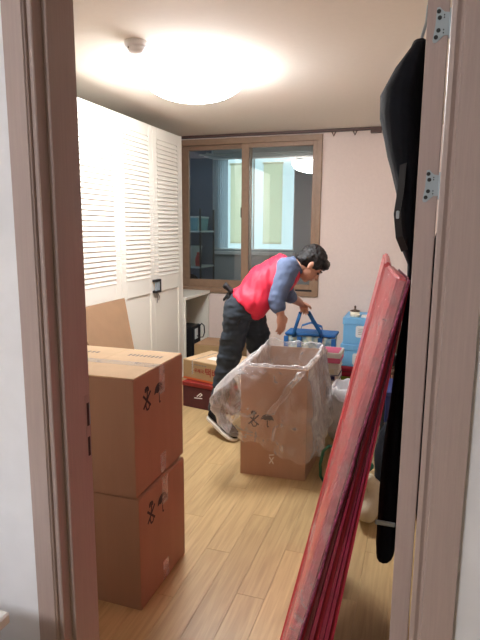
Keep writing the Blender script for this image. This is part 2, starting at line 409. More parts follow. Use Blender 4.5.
# balcony
BY = 6.62
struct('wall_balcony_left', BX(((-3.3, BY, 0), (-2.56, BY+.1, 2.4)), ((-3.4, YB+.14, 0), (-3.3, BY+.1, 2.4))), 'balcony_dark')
struct('wall_balcony', BX(((-1.48, BY, 0), (.7, BY+.1, 2.4)), ((-2.56, BY, 0), (-1.48, BY+.1, 1.12)), ((-2.56, BY, 2.26), (-1.48, BY+.1, 2.4)), ((.7, YB+.14, 0), (.8, BY+.1, 2.4)), ((-3.3, YB+.14, 2.4), (.7, BY+.1, 2.46))), 'balcony_wall')
struct('floor_balcony', BX(((-3.3, YB+.14, -.06), (.7, BY, 0))), 'balcony_wall')
w2 = thing('window_2', 'bright frosted balcony window with pale blinds seen through the glass', None, (-2.02, BY, 1.12), kind='structure')
obj('window_frame', BX(((-2.56, BY, 2.245), (-1.48, BY+.06, 2.26)), ((-2.56, BY, 1.12), (-1.48, BY+.06, 1.135)), ((-2.56, BY, 1.135), (-2.545, BY+.06, 2.245)), ((-1.495, BY, 1.135), (-1.48, BY+.06, 2.245)), ((-2.02, BY, 1.135), (-2.0, BY+.06, 2.245)), bev=.003), 'plastic_white', w2)
for a, b in ((-2.46, -2.02), (-2.0, -1.495)):
    obj('pane', BX(((a, BY+.02, 1.135), (b, BY+.028, 2.245))), 'frosted_day', w2)
obj('solid_panel', BX(((-2.545, BY+.02, 1.135), (-2.46, BY+.028, 2.245))), 'plastic_white', w2)
bm = bmesh.new(); n_ = 40; ca_ = []
for k in range(n_+1):
    x_ = -2.54+.20*k/n_; y_ = BY-.03+.010*math.sin(k*1.1); ca_.append([bm.verts.new((x_, y_, 1.14)), bm.verts.new((x_, y_, 2.24))])
for a, b in zip(ca_, ca_[1:]): bm.faces.new((a[0], b[0], b[1], a[1]))
bmesh.ops.solidify(bm, geom=bm.faces[:], thickness=.0015)
obj('sheer_curtain', bm, 'sheer', w2, smooth=True)
for a, b in ((-2.30, -2.05), (-1.87, -1.63)):
    bl = obj('blind', BX(((a, BY-.045, 1.215), (b, BY-.04, 2.17))), 'blind', w2)
    bm = bmesh.new(); tube(bm, [(a-.01, BY-.045, 2.18), (b+.01, BY-.045, 2.18)], .012); tube(bm, [(a, BY-.0425, 1.21), (b, BY-.0425, 1.21)], .007); obj('roller', bm, 'blind', bl)
obj('window_sill', BX(((-2.50, BY-.10, 1.06), (-1.46, BY+.0, 1.10)), bev=.004), 'plastic_white', w2)
# shelving on the balcony
rk = thing('shelf_rack', 'dim wire shelf rack on the balcony behind left pane', 'shelf', (-2.78, 6.25, 0))
for z in (.45, .93, 1.36):
    obj('shelf', BX(((-3.12, 6.02, z-.02), (-2.48, 6.48, z)), bev=.003), 'bin_white', rk)
for px, py in ((-3.11, 6.03), (-2.49, 6.03), (-3.11, 6.47), (-2.49, 6.47)):
    bm = bmesh.new(); tube(bm, [(px, py, 0), (px, py, 1.62)], .012); obj('post', bm, 'steel_dark', rk)
def bin_(x0, x1, y0, y1, z, h, m, label, cat='storage bin'):
    t = thing('storage_bin', label, cat, ((x0+x1)/2, (y0+y1)/2, z), group='bins on the balcony rack')
    bm = bmesh.new(); s = .012
    hexa(bm, [(x0+s, y0+s, z), (x1-s, y0+s, z), (x1-s, y1-s, z), (x0+s, y1-s, z), (x0, y0, z+h), (x1, y0, z+h), (x1, y1, z+h), (x0, y1, z+h)])
    obj('body', bm, m, t); obj('lid', BX(((x0-.006, y0-.006, z+h), (x1+.006, y1+.006, z+h+.022)), bev=.005), 'bin_white', t)
bin_(-3.04, -2.83, 6.06, 6.4, .93, .13, 'bin_white', 'low white lidded bin on the balcony rack middle shelf')
bin_(-2.80, -2.62, 6.06, 6.4, .93, .22, 'bin_white', 'taller white lidded bin on the balcony rack middle shelf')
bin_(-2.99, -2.80, 6.06, 6.4, 1.36, .20, 'bin_teal', 'blue lidded bin on the balcony rack top shelf')
bin_(-2.76, -2.53, 6.06, 6.4, 1.36, .15, 'bin_teal', 'teal lidded bin on the balcony rack top shelf, beside the curtain of light')
bm = bmesh.new(); lathe(bm, [(0, 0), (.035, 0), (.037, .1), (.02, .14), (.018, .17), (0, .17)], 18, (-2.555, 6.12, .93)); tag(obj('spray_bottle', bm, 'red_item', smooth=True), 'small red bottle on the balcony shelf edge', 'bottle')
bm = bmesh.new(); ell(bm, (-2.60, 5.78, .62), (.34, .13, .26)); me = remesh(bm, .03, 2); wrinkle(me, .06, 6, seed=3); tag(obj('laundry_heap', me, 'black_cloth', smooth=True), 'dark covered bundle standing in front of the balcony rack', 'bundle')
bpy.data.objects['laundry_heap'].location.z = 0; bpy.data.objects['laundry_heap'].scale.z = 1.7
dr = thing('drying_rail', 'thin laundry rails hung under the balcony ceiling', 'drying rail', (-1.6, 5.9, 2.18))
for yy in (5.8, 5.95, 6.1):
    bm = bmesh.new(); tube(bm, [(-2.4, yy, 2.2), (-.7, yy, 2.2)], .009); obj('rail', bm, 'steel', dr)
for xx in (-2.3, -.8):
    obj('bracket', BX(((xx-.012, 5.77, 2.205), (xx+.012, 6.13, 2.22)), ((xx-.01, 5.94, 2.2), (xx+.01, 5.96, 2.41))), 'steel', dr)

# curtain rail along the top of the back wall
cr = thing('curtain_rail', 'dark brown curtain rail along the top of the back wall', 'curtain rail', (-1.0, YB-.03, 2.27))
obj('rail', BX(((XL+.02, YB-.05, 2.276), (-.35, YB-.001, 2.299)), bev=.003), 'rail_brown', cr)
for xx in (-.806, -.614):
    bm = bmesh.new(); tube(bm, [(xx-.018, YB-.03, 2.277), (xx, YB-.03, 2.238), (xx+.018, YB-.03, 2.277)], .0065); obj('hook', bm, 'rail_brown', cr)
obj('end_stop', BX(((-.475, YB-.055, 2.248), (-.38, YB-.004, 2.277)), bev=.003), 'rail_brown', cr)

# ------------------------------------------------------------------ lamps on the ceiling
def dome(name, label, c, r, hgt, zc, glow):
    t = thing(name, label, 'ceiling lamp', (c[0], c[1], zc-hgt-.03))
    bm = bmesh.new(); lathe(bm, [(0, zc), (r*.86, zc), (r*.9, zc-.012), (r*.9, zc-.03), (0, zc-.03)], 48, (c[0], c[1], 0)); obj('base', bm, 'plastic_white', t, smooth=True)
    bm = bmesh.new(); pr = [(r*.97, zc-.03), (r, zc-.04)]
    for k in range(1, 13):
        a = k/12*PI/2; pr.append((r*math.cos(a), zc-.04-hgt*math.sin(a)))
    pr[-1] = (0, zc-.04-hgt); pr.insert(0, (0, zc-.0305))
    lathe(bm, pr, 48, (c[0], c[1], 0)); obj('diffuser', bm, glow, t, smooth=True)
dome('ceiling_lamp', 'round glowing white dome lamp on the room ceiling', (-1.30, 3.06), .30, .135, ZC, 'lamp_glow')
dome('ceiling_lamp', 'unseen added dome light on the hall ceiling behind the viewer', (-1.25, -1.15), .26, .09, 2.4, 'hall_fill')  # added fixture, brightens the hall side of the doorway
sd = thing('smoke_detector', 'small round white smoke detector beside the ceiling lamp', 'smoke detector', (-1.385, 2.54, 2.225))
bm = bmesh.new(); lathe(bm, [(0, 2.3), (.056, 2.3), (.058, 2.285), (.056, 2.272), (0, 2.272)], 32, (-1.385, 2.54, 0)); obj('base', bm, 'plastic_white', sd, smooth=True)
bm = bmesh.new(); lathe(bm, [(0, 2.272), (.046, 2.272), (.043, 2.255), (.03, 2.244), (0, 2.241)], 32, (-1.380, 2.535, 0)); obj('sensor_cover', bm, 'plastic_white', sd, smooth=True)
bm = bmesh.new(); ell(bm, (-1.402, 2.492, 2.262), (.004, .004, .004), seg=8, rings=6); obj('indicator', bm, 'print_grey', sd)

# ------------------------------------------------------------------ wardrobe
wd = thing('wardrobe', 'tall white built-in wardrobe with louvred doors and a hanging lock', 'wardrobe', (-2.35, 3.4, 0))
WXF = -2.05
obj('body', BX(((XL, 2.34, 0), (WXF-.022, 4.535, 2.19))), 'wardrobe_side', wd)
slat_bm = bmesh.new()
hexa(slat_bm, [(-.012, -.5, -.021), (.005, -.5, -.021), (.005, .5, -.021), (-.012, .5, -.021), (-.018, -.5, .012), (-.007, -.5, .019), (-.007, .5, .019), (-.018, .5, .012)])
slat_me = {}
def slat_mesh(w):
    k = round(w, 3)
    if k not in slat_me:
        me = bpy.data.meshes.new('slat'); b = slat_bm.copy(); bmesh.ops.scale(b, vec=(1, k, 1), verts=b.verts); bmesh.ops.recalc_face_normals(b, faces=b.faces); b.to_mesh(me); b.free()
        me.materials.append(MATS['wardrobe_white']); slat_me[k] = me
    return slat_me[k]
for y0, y1 in ((2.37, 2.915), (2.918, 3.457), (3.460, 3.983), (3.986, 4.518)):
    sw = .072
    d = thing('door', loc=(0, 0, 0)); d.parent = wd; d.location = V((WXF, (y0+y1)/2, .06)) - wd.location
    xf, xb = WXF, WXF-.022
    fbm = BX(((xb, y0, .06), (xf, y0+sw, 2.185)), ((xb, y1-sw, .06), (xf, y1, 2.185)), ((xb, y0+sw, 2.095), (xf, y1-sw, 2.185)), ((xb, y0+sw, .866), (xf, y1-sw, 1.0)), ((xb, y0+sw, .06), (xf, y1-sw, .16)), bev=.002)
    obj('door_frame', fbm, 'wardrobe_white', d)
    obj('door_panel', BX(((xb, y0+sw, .16), (xf-.010, y1-sw, .866))), 'wardrobe_white', d)
    obj('louver_backing', BX(((xb-.002, y0+sw, 1.0), (xf-.0195, y1-sw, 2.095))), 'wardrobe_side', d)
    n = 32; pz = (2.095-1.0)/n
    for k in range(n):
        o = bpy.data.objects.new('slat', slat_mesh(y1-y0-2*sw)); C.objects.link(o); o.parent = d
        o.location = V((xf-.001, (y0+y1)/2, 1.0+pz*(k+.5))) - chain_matrix(d).translation
obj('end_strip', BX(((WXF-.03, 4.519, 0), (WXF+.002, 4.537, 2.19)), bev=.001), 'wardrobe_white', wd)
obj('plinth', BX(((WXF-.06, 2.36, 0), (WXF-.025, 4.52, .058))), 'wardrobe_side', wd)
lk = obj('lock', BX(((WXF, 3.935, .955), (WXF+.03, 4.04, .975)), ((WXF, 3.935, .865), (WXF+.03, 4.04, .885)), ((WXF, 4.022, .865), (WXF+.03, 4.042, .975)), bev=.003), 'black', wd)
lk['label'] = 'black and white hasp lock with cord'
bm = bmesh.new()
for yy in (3.955, 3.985, 4.012): tube(bm, [(WXF+.022, yy, .882), (WXF+.022, yy, .958)], .006)
obj('lock_bars', bm, 'steel', lk)
bm = bmesh.new(); tube(bm, [(WXF+.02, 3.97, .865), (WXF+.021, 3.985, .82), (WXF+.018, 3.98, .78)], .0025); tube(bm, [(WXF+.02, 3.985, .865), (WXF+.026, 4.01, .83), (WXF+.022, 4.0, .80)], .0025); obj('cord', bm, 'steel_dark', lk)

# ------------------------------------------------------------------ desk beside the wardrobe, computer under it
dk = thing('desk', 'small white desk between wardrobe and window wall', 'desk', (-2.34, 4.87, 0))
obj('desk_top', BX(((XL+.004, 4.55, .728), (-2.03, YB-.026, .756)), bev=.002), 'wardrobe_white', dk)
obj('side_panel', BX(((XL+.004, 4.552, 0), (-2.035, 4.572, .728)), bev=.001), 'wardrobe_white', dk)
obj('side_panel', BX(((XL+.004, YB-.05, 0), (-2.04, YB-.03, .728)), bev=.001), 'wardrobe_white', dk)
obj('back_panel', BX(((XL+.004, 4.572, .25), (XL+.02, YB-.05, .728))), 'wardrobe_side', dk)
pc = thing('computer_tower', 'black computer tower with loose cable under the white desk', 'computer', (-2.25, 4.82, 0))
obj('case', BX(((-2.5, 4.66, .0), (-2.02, 4.87, .46)), bev=.006), 'black', pc)
obj('front_bezel', BX(((-2.02, 4.663, .004), (-2.012, 4.867, .456)), bev=.003), 'black_cloth', pc)
bm = bmesh.new()
tube(bm, [(-2.01, 4.80, .43), (-1.985, 4.83, .47), (-1.975, 4.87, .44), (-1.975, 4.88, .37), (-1.98, 4.85, .33), (-2.0, 4.80, .335), (-2.012, 4.77, .36)], .006); obj('cable', bm, 'black', pc, smooth=True)
obj('port_panel', BX(((-2.0125, 4.72, .33), (-2.008, 4.79, .43)), bev=.001), 'bin_white', pc)

# ------------------------------------------------------------------ cardboard boxes
def umbrella_mark(org, ex, ez, s, out):
    """care symbol: umbrella; ex/ez in-plane unit vectors, out = outward vector of print thickness"""
    ex, ez, org = V(ex), V(ez), V(org); bm = bmesh.new()
    pts = []
    for k in range(13):
        a = PI*k/12; pts.append(org + ex*s*.5*math.cos(a) + ez*(s*.48*math.sin(a)))
    for k in range(1, 6):
        t = k/6; pts.append(org + ex*s*(-.5+t) + ez*s*.06*abs(math.sin(t*3*PI)))
    poly(bm, pts, out)
    tube_pts = [org+ez*0.02*s, org-ez*s*.45, org-ez*s*.52+ex*s*.06, org-ez*s*.45+ex*s*.12]
    for a, b in zip(tube_pts, tube_pts[1:]):
        n = (b-a).cross(V(out)).normalized()*s*.035; poly(bm, [a-n, b-n, b+n, a+n], out)
    return bm
def hook_mark(org, ex, ez, s, out):
    ex, ez, org = V(ex), V(ez), V(org); bm = bmesh.new()
    def stroke(pl, w):
        pl = [org+ex*s*a+ez*s*b for a, b in pl]
        for a, b in zip(pl, pl[1:]):
            n = (b-a).cross(V(out)).normalized()*s*w; poly(bm, [a-n, b-n, b+n, a+n], out)
    stroke([(-.32, -.3), (.34, .34)], .05); stroke([(-.34, .28), (.34, -.30)], .05)
    stroke([(.0, .5), (.05, .25), (-.05, 0), (-.12, -.2), (-.02, -.42), (.16, -.40), (.22, -.25)], .04)
    stroke([(-.12, .38), (-.12, .55), (.12, .55), (.14, .38)], .06)
    return bm
def carton(name, label, lo, hi, rz, m, top=None, group=None):
    lo, hi = V(lo), V(hi); c = (lo+hi)/2
    t = thing(name, label, 'cardboard box', (c.x, c.y, lo.z), rz, group)
    return t
def part(t, name, bm, m, par=None, **k):      # local coordinates
    return obj(name, bm, m, par or t, world=False, **k)
def closed_carton(label, x1, y0, w, dep, z, h, rz, group, tape_y=None, m='kraft', top='kraft'):
    """right-near bottom corner (x1, y0); local frame: x left-right, y depth"""
    t = thing('cardboard_box', label, 'cardboard box', (x1, y0, z), rz, group)
    part(t, 'body', BX(((-w, 0, 0), (0, dep, h-.006)), bev=.004, seg=2), m)
    for a, b in ((-w+.002, -w/2-.0008), (-w/2+.0008, -.002)):
        part(t, 'flap', BX(((a, .002, h-.006), (b, dep-.002, h-.001)), bev=.0015), top)
    return t
g = 'stacked moving boxes by the doorway'
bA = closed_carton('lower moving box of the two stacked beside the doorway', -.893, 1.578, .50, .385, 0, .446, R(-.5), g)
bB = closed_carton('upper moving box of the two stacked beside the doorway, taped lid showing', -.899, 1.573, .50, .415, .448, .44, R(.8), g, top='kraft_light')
for t, zoff, hh in ((bA, 0, .446), (bB, 0, .44)):
    dep = .385 if t is bA else .415; xo = .0003; ymid = dep*.53
    part(t, 'tape', BX(((.0002, ymid-.024, hh-.115), (.001, ymid+.024, hh-.004))), 'tape')
    part(t, 'tape', BX(((.0002, ymid-.024, .004), (.001, ymid+.024, .085))), 'tape')
    part(t, 'tape', BX(((-.5, .165, hh-.001), (0, .215, hh-.0002))), 'tape') if t is bB else None
    part(t, 'umbrella_print', umbrella_mark((.0004, dep*.47, hh-.104), (0, 1, 0), (0, 0, 1), .080, (.0005, 0, 0)), 'print_black')
    part(t, 'hook_print', hook_mark((.0004, dep*.23, hh-.106), (0, 1, 0), (0, 0, 1), .085, (.0005, 0, 0)), 'print_black')
me = place(text_mesh('이사전문 포장이사', .036), (-.145, .285, .4394), (0, 1, 0), (-1, 0, 0)); 
bm = bmesh.new()
for i in range(9): box(bm, (-.19+i*.017, .30+.002*(i % 2), .4392), (-.180+i*.017, .33, .4396))
part(bB, 'lid_print', bm, 'print_grey')
bm = bmesh.new()
for i in range(6): box(bm, (-.44+i*.02, .30, .4392), (-.428+i*.02, .325, .4396))
part(bB, 'lid_print', bm, 'print_grey')
bpy.data.meshes.remove(me)

# leaning cardboard sheet against the wardrobe
ls = thing('cardboard_sheet', 'flat brown cardboard sheet leaning on the white wardrobe doors', 'cardboard', (-1.88, 3.1, 0))
bm = bmesh.new()
hexa(bm, [(-1.62, 2.78, 0), (-1.61, 2.78, 0), (-1.61, 3.04, 0), (-1.62, 3.04, 0), (-2.04, 2.85, .884), (-2.03, 2.85, .884), (-2.03, 3.458, .884), (-2.04, 3.458, .884)])
obj('sheet', bm, 'kraft_board', ls)
bm = bmesh.new(); hexa(bm, [(-1.612, 2.78, 0), (-1.608, 2.78, 0), (-1.608, 3.035, 0), (-1.612, 3.035, 0), (-1.87, 2.825, .55), (-1.866, 2.825, .55), (-1.866, 3.29, .55), (-1.87, 3.29, .55)])
bm.free()

# parcel boxes by the desk
gb = thing('gift_box', 'dark maroon box with red lid band on the floor under the parcel', 'box', (-1.69, 3.757, 0), math.atan2(-.055, .268))
part(gb, 'body', BX(((-.02, 0, 0), (.44, .33, .17)), bev=.004), 'maroon')
part(gb, 'lid', BX(((-.024, -.004, .17), (.444, .334, .205)), bev=.004), 'red_lid')
bm = bmesh.new()
for a, b in (((.115, .098), (.15, .128)), ((.15, .128), (.165, .118)), ((.165, .118), (.14, .10)), ((.09, .083), (.165, .089))):
    a = V((a[0], -.0006, a[1])); b = V((b[0], -.0006, b[1])); n = (b-a).cross(V((0, 1, 0))).normalized()*.004; poly(bm, [a-n, b-n, b+n, a+n], (0, .0006, 0))
part(gb, 'logo_print', bm, 'plastic_white')
pb = thing('parcel_box', 'brown parcel box with red Korean lettering on the maroon box', 'cardboard box', (-1.735, 3.83, .207), math.atan2(-.09, .29))
part(pb, 'body', BX(((0, 0, 0), (.46, .36, .155)), bev=.003), 'post_kraft')
for a, b in ((0.002, .179), (.181, .358)): part(pb, 'flap', BX(((.002, a, .155), (.458, b, .160)), bev=.001), 'kraft_light')
part(pb, 'tape', BX(((.09, -.0006, .05), (.105, -.0001, .158)), ((.09, 0, .1602), (.105, .36, .1608))), 'tape')
part(pb, 'stripe_print', BX(((.002, -.0006, .002), (.458, -.0001, .018))), 'print_orange')
me = place(text_mesh('우체국', .036), (.115, -.0007, .070), (1, 0, 0), (0, 0, 1)); part(pb, 'lettering', me, 'print_red')
me = place(text_mesh('택배', .072), (.222, -.0007, .058), (1, 0, 0), (0, 0, 1)); part(pb, 'lettering', me, 'print_red')
bm = bmesh.new()
for i in range(8): box(bm, (.115+i*.016, -.0006, .125), (.126+i*.016, -.0001, .135))
part(pb, 'small_print', bm, 'print_grey')
part(pb, 'label_sticker', BX(((.16, .10, .1602), (.31, .19, .1607))), 'paper')
p2 = thing('parcel_box', 'plain brown carton standing behind the lettered parcel', 'cardboard box', (-1.95, 4.36, 0))
obj('body', BX(((-1.84, 4.30, 0), (-1.45, 4.62, .378)), bev=.004), 'post_kraft', p2)
for a, b in ((-1.838, -1.646), (-1.644, -1.452)): obj('flap', BX(((a, 4.302, .378), (b, 4.618, .383)), bev=.001), 'kraft_board', p2)
# ------------------------------------------------------------------ open carton with clear plastic bag
ob = thing('open_box', 'tall open cardboard box lined with a clear plastic bag', 'cardboard box', (-.905, 2.778, 0), R(3.0))
W, D, HH, T = .375, .56, .64, .006
CN = [V((0, 0, 0)), V((W, 0, 0)), V((W+.045, D, 0)), V((.02, D, 0))]     # slightly racked plan
cc_ = sum(CN, V())/4
IN = [c + (cc_-c).normalized()*T*1.4 for c in CN]
bm = bmesh.new(); hexa(bm, [c for c in IN] + [c+V((0, 0, T)) for c in IN]); part(ob, 'bottom', bm, 'kraft_lit')
for k in range(4):
    a, b, c, d = CN[k], CN[(k+1) % 4], IN[(k+1) % 4], IN[k]; h = V((0, 0, HH))
    bm = bmesh.new(); hexa(bm, [a, b, c, d, a+h, b+h, c+h, d+h]); part(ob, 'side_wall', bm, 'kraft_lit')
part(ob, 'umbrella_print', umbrella_mark((.155, -.0004, .335), (1, 0, 0), (0, 0, 1), .075, (0, -.0005, 0)), 'print_black')
part(ob, 'hook_print', hook_mark((.075, -.0004, .33), (1, 0, 0), (0, 0, 1), .09, (0, -.0005, 0)), 'print_black')
bm = bmesh.new()
for a, b in (((.17, .08), (.195, .12)), ((.195, .08), (.17, .12)), ((.168, .13), (.197, .135))):
    a = V((a[0], -.0008, a[1])); b = V((b[0], -.0008, b[1])); n = (b-a).cross(V((0, 1, 0))).normalized()*.003; poly(bm, [a-n, b-n, b+n, a+n], (0, .0006, 0))
part(ob, 'chalk_mark', bm, 'paper')
# the film: down inside, over the rim, hanging outside as a loose crumpled skirt
fb = thing('plastic_bag', 'clear crumpled plastic bag hanging over the open tall box', 'plastic bag', (-.905, 2.778, 0), R(3.0))
bm = bmesh.new(); NU, NV = 220, 64; rows = []
for j in range(NV):
    v = j/(NV-1); row = []
    for i in range(NU):
        a = 2*PI*i/NU; ca, sa = math.cos(a), math.sin(a)
        k = 1/max(abs(ca)**10 + abs(sa)**10, 1e-6)**(1/10)       # rounded square outline
        ux, uy = ca*k, sa*k
        left = max(0, -ca); front = max(0, -sa); right = max(0, ca); back = max(0, sa)
        big = noise.noise(V((ca*1.6, sa*1.6, v*2.2+5)))
        fold = noise.noise(V((ca*4+3 + v*1.5, sa*4, v*.9)))
        ridge = 1-abs(noise.noise(V((ca*6+v*3, sa*6-v*4, v*2+9))))*2.2
        if v < .26:          # inside
            t = v/.26; off = -.014 - .07*(1-t)**1.5 + .02*big*(1-t) + .01*ridge*(1-t) - .010; z = .22 + (HH+.006-.22)*t
        elif v < .34:        # over the rim, standing up a little at the back
            t = (v-.26)/.08; off = -.024 + .034*t; lift = math.sin(PI*t)
            z = HH + .006 + lift*(.010 + .012*max(0, fold) + .045*back*(.5+.9*abs(big)+.5*fold) + .02*right*abs(fold))
        else:
            t = (v-.34)/.66; s_ = math.sin(PI*min(1, t**.72*.95)); side = left**1.3
            bul = side*(.105*s_) + left*front*.07*s_ + front*.035*t + right*.035*t + back*.03*t + right*front*.05*t
            off = .010 + bul*(1+.25*big) + (.026*fold + .016*ridge)*min(1, t*2.5)*(.30+1.3*left+.35*front*t+.5*right)
            off = max(off, .007)
            drop = .475 - .12*left + .02*right + .035*fold*t - .10*back
            z = HH+.006 - drop*(t**.92) - .012*math.sin(PI*t)*big
        yy_ = D/2 + uy*(D/2+off); row.append(bm.verts.new((W/2 + ux*(W/2+.006*uy+off) + .0325*yy_/D, yy_, z)))
    rows.append(row)
for a, b in zip(rows, rows[1:]):
    for i in range(NU): bm.faces.new((a[i], a[(i+1) % NU], b[(i+1) % NU], b[i]))
part(fb, 'bag_film', bm, 'poly_film', smooth=True)
bm = bmesh.new(); pts = [(W/2-.02+.03*math.sin(k*.7)+.0028*k, -.022-.004*math.sin(k), HH-.004-.030*k) for k in range(12)]   # loose gathered tail of film on the front
ribbon(bm, [(.345-.017*k+.006*math.sin(k*1.3), -.016-.006*math.sin(k*.9)-.0015*k, HH-.002-.026*k) for k in range(11)], (.05, .004, .012), .004)
bmesh.ops.subdivide_edges(bm, edges=bm.edges, cuts=1); part(fb, 'gathered_fold', bm, 'poly_film', smooth=True)

# ------------------------------------------------------------------ things by the back wall
sb = thing('storage_box', None, None, (-.42, 4.95, 0))
bpy.data.objects.remove(sb)
def storage_box(label, x0, x1, y0, y1, z0, z1, lid, lab):
    t = thing('storage_box', label, 'storage box', ((x0+x1)/2, (y0+y1)/2, z0), 0, 'blue lidded storage boxes')
    obj('body', BX(((x0+.006, y0+.006, z0), (x1-.006, y1-.006, z1-.003)), bev=.005), 'sky_blue', t)
    obj('lid', BX(((x0, y0, z1-lid), (x1, y1, z1)), bev=.004), 'sky_blue', t)
    lx0, lx1, lz0, lz1 = lab; yl = y0+.006
    bm = bmesh.new(); pts = []; r = .018
    for cx, cz, a0 in ((lx1-r, lz1-r, 0), (lx0+r, lz1-r, 90), (lx0+r, lz0+r, 180), (lx1-r, lz0+r, 270)):
        for k in range(5): a = R(a0+k*22.5); pts.append((cx+r*math.cos(a), yl, cz+r*math.sin(a)))
    poly(bm, pts, (0, -.002, 0)); l = obj('label_plate', bm, 'plastic_white', t)
    bm = bmesh.new()
    for k in range(4):
        zz = lz1-.03-k*.016; box(bm, (lx0+.022, yl-.0026, zz), (lx1-.022-.008*(k % 2), yl-.0018, zz+.004))
    obj('label_print', bm, 'print_grey', l)
storage_box('upper pale blue lidded box with white label and jar on its lid', -.603, -.23, 4.752, 5.14, .384, .622, .06, (-.487, -.395, .45, .555))
storage_box('lower pale blue lidded box resting on the red case by the back wall', -.615, -.235, 4.745, 5.14, .182, .383, .055, (-.505, -.415, .20, .305))
obj_rc = thing('red_case', 'flat crimson soft case under the blue boxes', 'case', (-.42, 4.93, .088))
bm = bmesh.new(); box(bm, (-.612, 4.735, .0885), (-.24, 5.14, .181), .02, 3); obj('shell', bm, 'crimson', obj_rc, smooth=True)
bm = bmesh.new(); tube(bm, [(-.61, 4.733, .136), (-.24, 4.733, .136)], .003); obj('zip', bm, 'maroon', obj_rc)
tag(obj('green_case', BX(((-.60, 4.74, 0), (-.22, 5.14, .088)), bev=.008, seg=2), 'green'), 'flat olive green box at the bottom under the crimson case', 'box')
jr = thing('jar', 'small cream pot with dark knobbed lid on the blue box', 'jar', (-.508, 4.83, .622))
bm = bmesh.new(); lathe(bm, [(0, .6225), (.036, .6225), (.042, .632), (.042, .672), (0, .672)], 24, (-.508, 4.83, 0)); obj('pot', bm, 'cream', jr, smooth=True)
bm = bmesh.new(); lathe(bm, [(0, .672), (.043, .672), (.042, .680), (.012, .688), (.006, .70), (.010, .712), (.006, .722), (0, .723)], 24, (-.508, 4.83, 0)); obj('lid', bm, 'brown', jr, smooth=True)
tag(obj('white_case', BX(((-.45, 4.80, .6225), (-.37, 4.90, .636)), bev=.004, seg=2), 'paper'), 'small flat white card on top of the blue box beside the jar', 'card')
# book stack
zs = 0
for h, m, x0, x1, y0, lab in ((.10, 'paper', -.70, -.522, 4.0, 'thick white book at the very bottom of the floor stack'), (.10, 'navy', -.69, -.524, 4.005, 'thick dark navy book second from the bottom of the floor stack'),
                              (.05, 'paper', -.70, -.526, 3.998, 'white book lying between the two navy books in the floor stack'), (.046, 'navy', -.69, -.522, 4.0, 'thin navy spined book in the upper half of the floor stack'),
                              (.048, 'cream', -.70, -.528, 4.004, 'cream book on the thin navy one in the floor stack'), (.046, 'paper', -.695, -.522, 4.0, 'white book directly beneath the pink box on the stack')):
    t = thing('book', lab, 'book', ((x0+x1)/2, y0+.11, zs), 0, 'books stacked on the floor')
    obj('pages', BX(((x0+.004, y0+.003, zs+.004), (x1-.003, y0+.196, zs+h-.004))), 'paper', t)
    obj('cover', BX(((x0, y0, zs+.0002), (x1, y0+.20, zs+.004)), ((x0, y0, zs+h-.004), (x1, y0+.20, zs+h-.0002)), ((x0, y0, zs+.004), (x0+.004, y0+.20, zs+h-.004))), m, t)
    obj('spine', BX(((x0+.01, y0-.001, zs+.008), (x1-.03, y0+.003, zs+h-.008))), m, t)
    zs += h
t = thing('pink_box', 'pink and white box on top of the floor book stack', 'box', (-.61, 4.10, zs))
obj('body', BX(((-.70, 3.988, zs+.0002), (-.516, 4.21, zs+.040)), bev=.003), 'pink_book', t)
obj('lid', BX(((-.703, 3.985, zs+.040), (-.513, 4.213, zs+.080)), bev=.003), 'paper', t)
obj('lid_print', BX(((-.69, 4.0, zs+.0801), (-.53, 4.20, zs+.081))), 'pink_book', t)

# blue shopper bag
bgt = thing('shopping_bag', 'blue trimmed patterned shopping bag held by the person', 'bag', (-.81, 4.40, 0))
bx0, bx1, by0, by1, bz = -1.0, -.60, 4.26, 4.45, .545
bm = bmesh.new()
def bagring(z, s, sag=0):
    return [(bx0+s, by0+s*.5, z), (bx1-s, by0+s*.5, z-sag), (bx1-s, by1-s*.5, z-sag), (bx0+s, by1-s*.5, z)]
hexa(bm, bagring(0, .015)+bagring(bz, 0, .0)); bmesh.ops.subdivide_edges(bm, edges=bm.edges, cuts=7, use_grid_fill=True)
me = bpy.data.meshes.new('body'); bmesh.ops.recalc_face_normals(bm, faces=bm.faces); bm.to_mesh(me); bm.free(); wrinkle(me, .014, 7, seed=4)
obj('body', me, 'bag_print', bgt, smooth=True)
trim = BX(((bx0-.008, by0-.012, bz-.012), (bx1+.008, by1+.012, bz+.010)), bev=.008, seg=2)
obj('top_band', trim, 'blue_trim', bgt)
for xx in (bx0+.115, bx1-.115, bx0+.004, bx1-.006): obj('strap_band', BX(((xx-.018, by0-.018, 0.002), (xx+.018, by0+.004, bz-.02)), bev=.003), 'blue_trim', bgt)
HL = V((-.838, 4.20, .762))
bm = bmesh.new(); ribbon(bm, [(-.93, 4.245, .52), (-.925, 4.235, .57), (-.895, 4.215, .66), HL+V((-.03, 0, -.02))], (.030, .0, .006), .005)
ribbon(bm, [HL+V((-.045, 0, -.028)), HL+V((-.02, 0, -.012)), HL+V((.02, 0, -.012)), HL+V((.045, 0, -.028))], (0, .03, 0), .005)
ribbon(bm, [HL+V((.03, .0, -.02)), (-.77, 4.218, .67), (-.715, 4.235, .58), (-.70, 4.245, .52)], (.026, 0, .018), .005); obj('handle', bm, 'blue_trim', bgt, smooth=True)
bm = bmesh.new(); ribbon(bm, [(-.92, 4.46, .53), (-.91, 4.465, .58), (-.83, 4.47, .61), (-.74, 4.465, .58), (-.73, 4.46, .53)], (0, .026, .01), .005); obj('handle', bm, 'blue_trim', bgt, smooth=True)

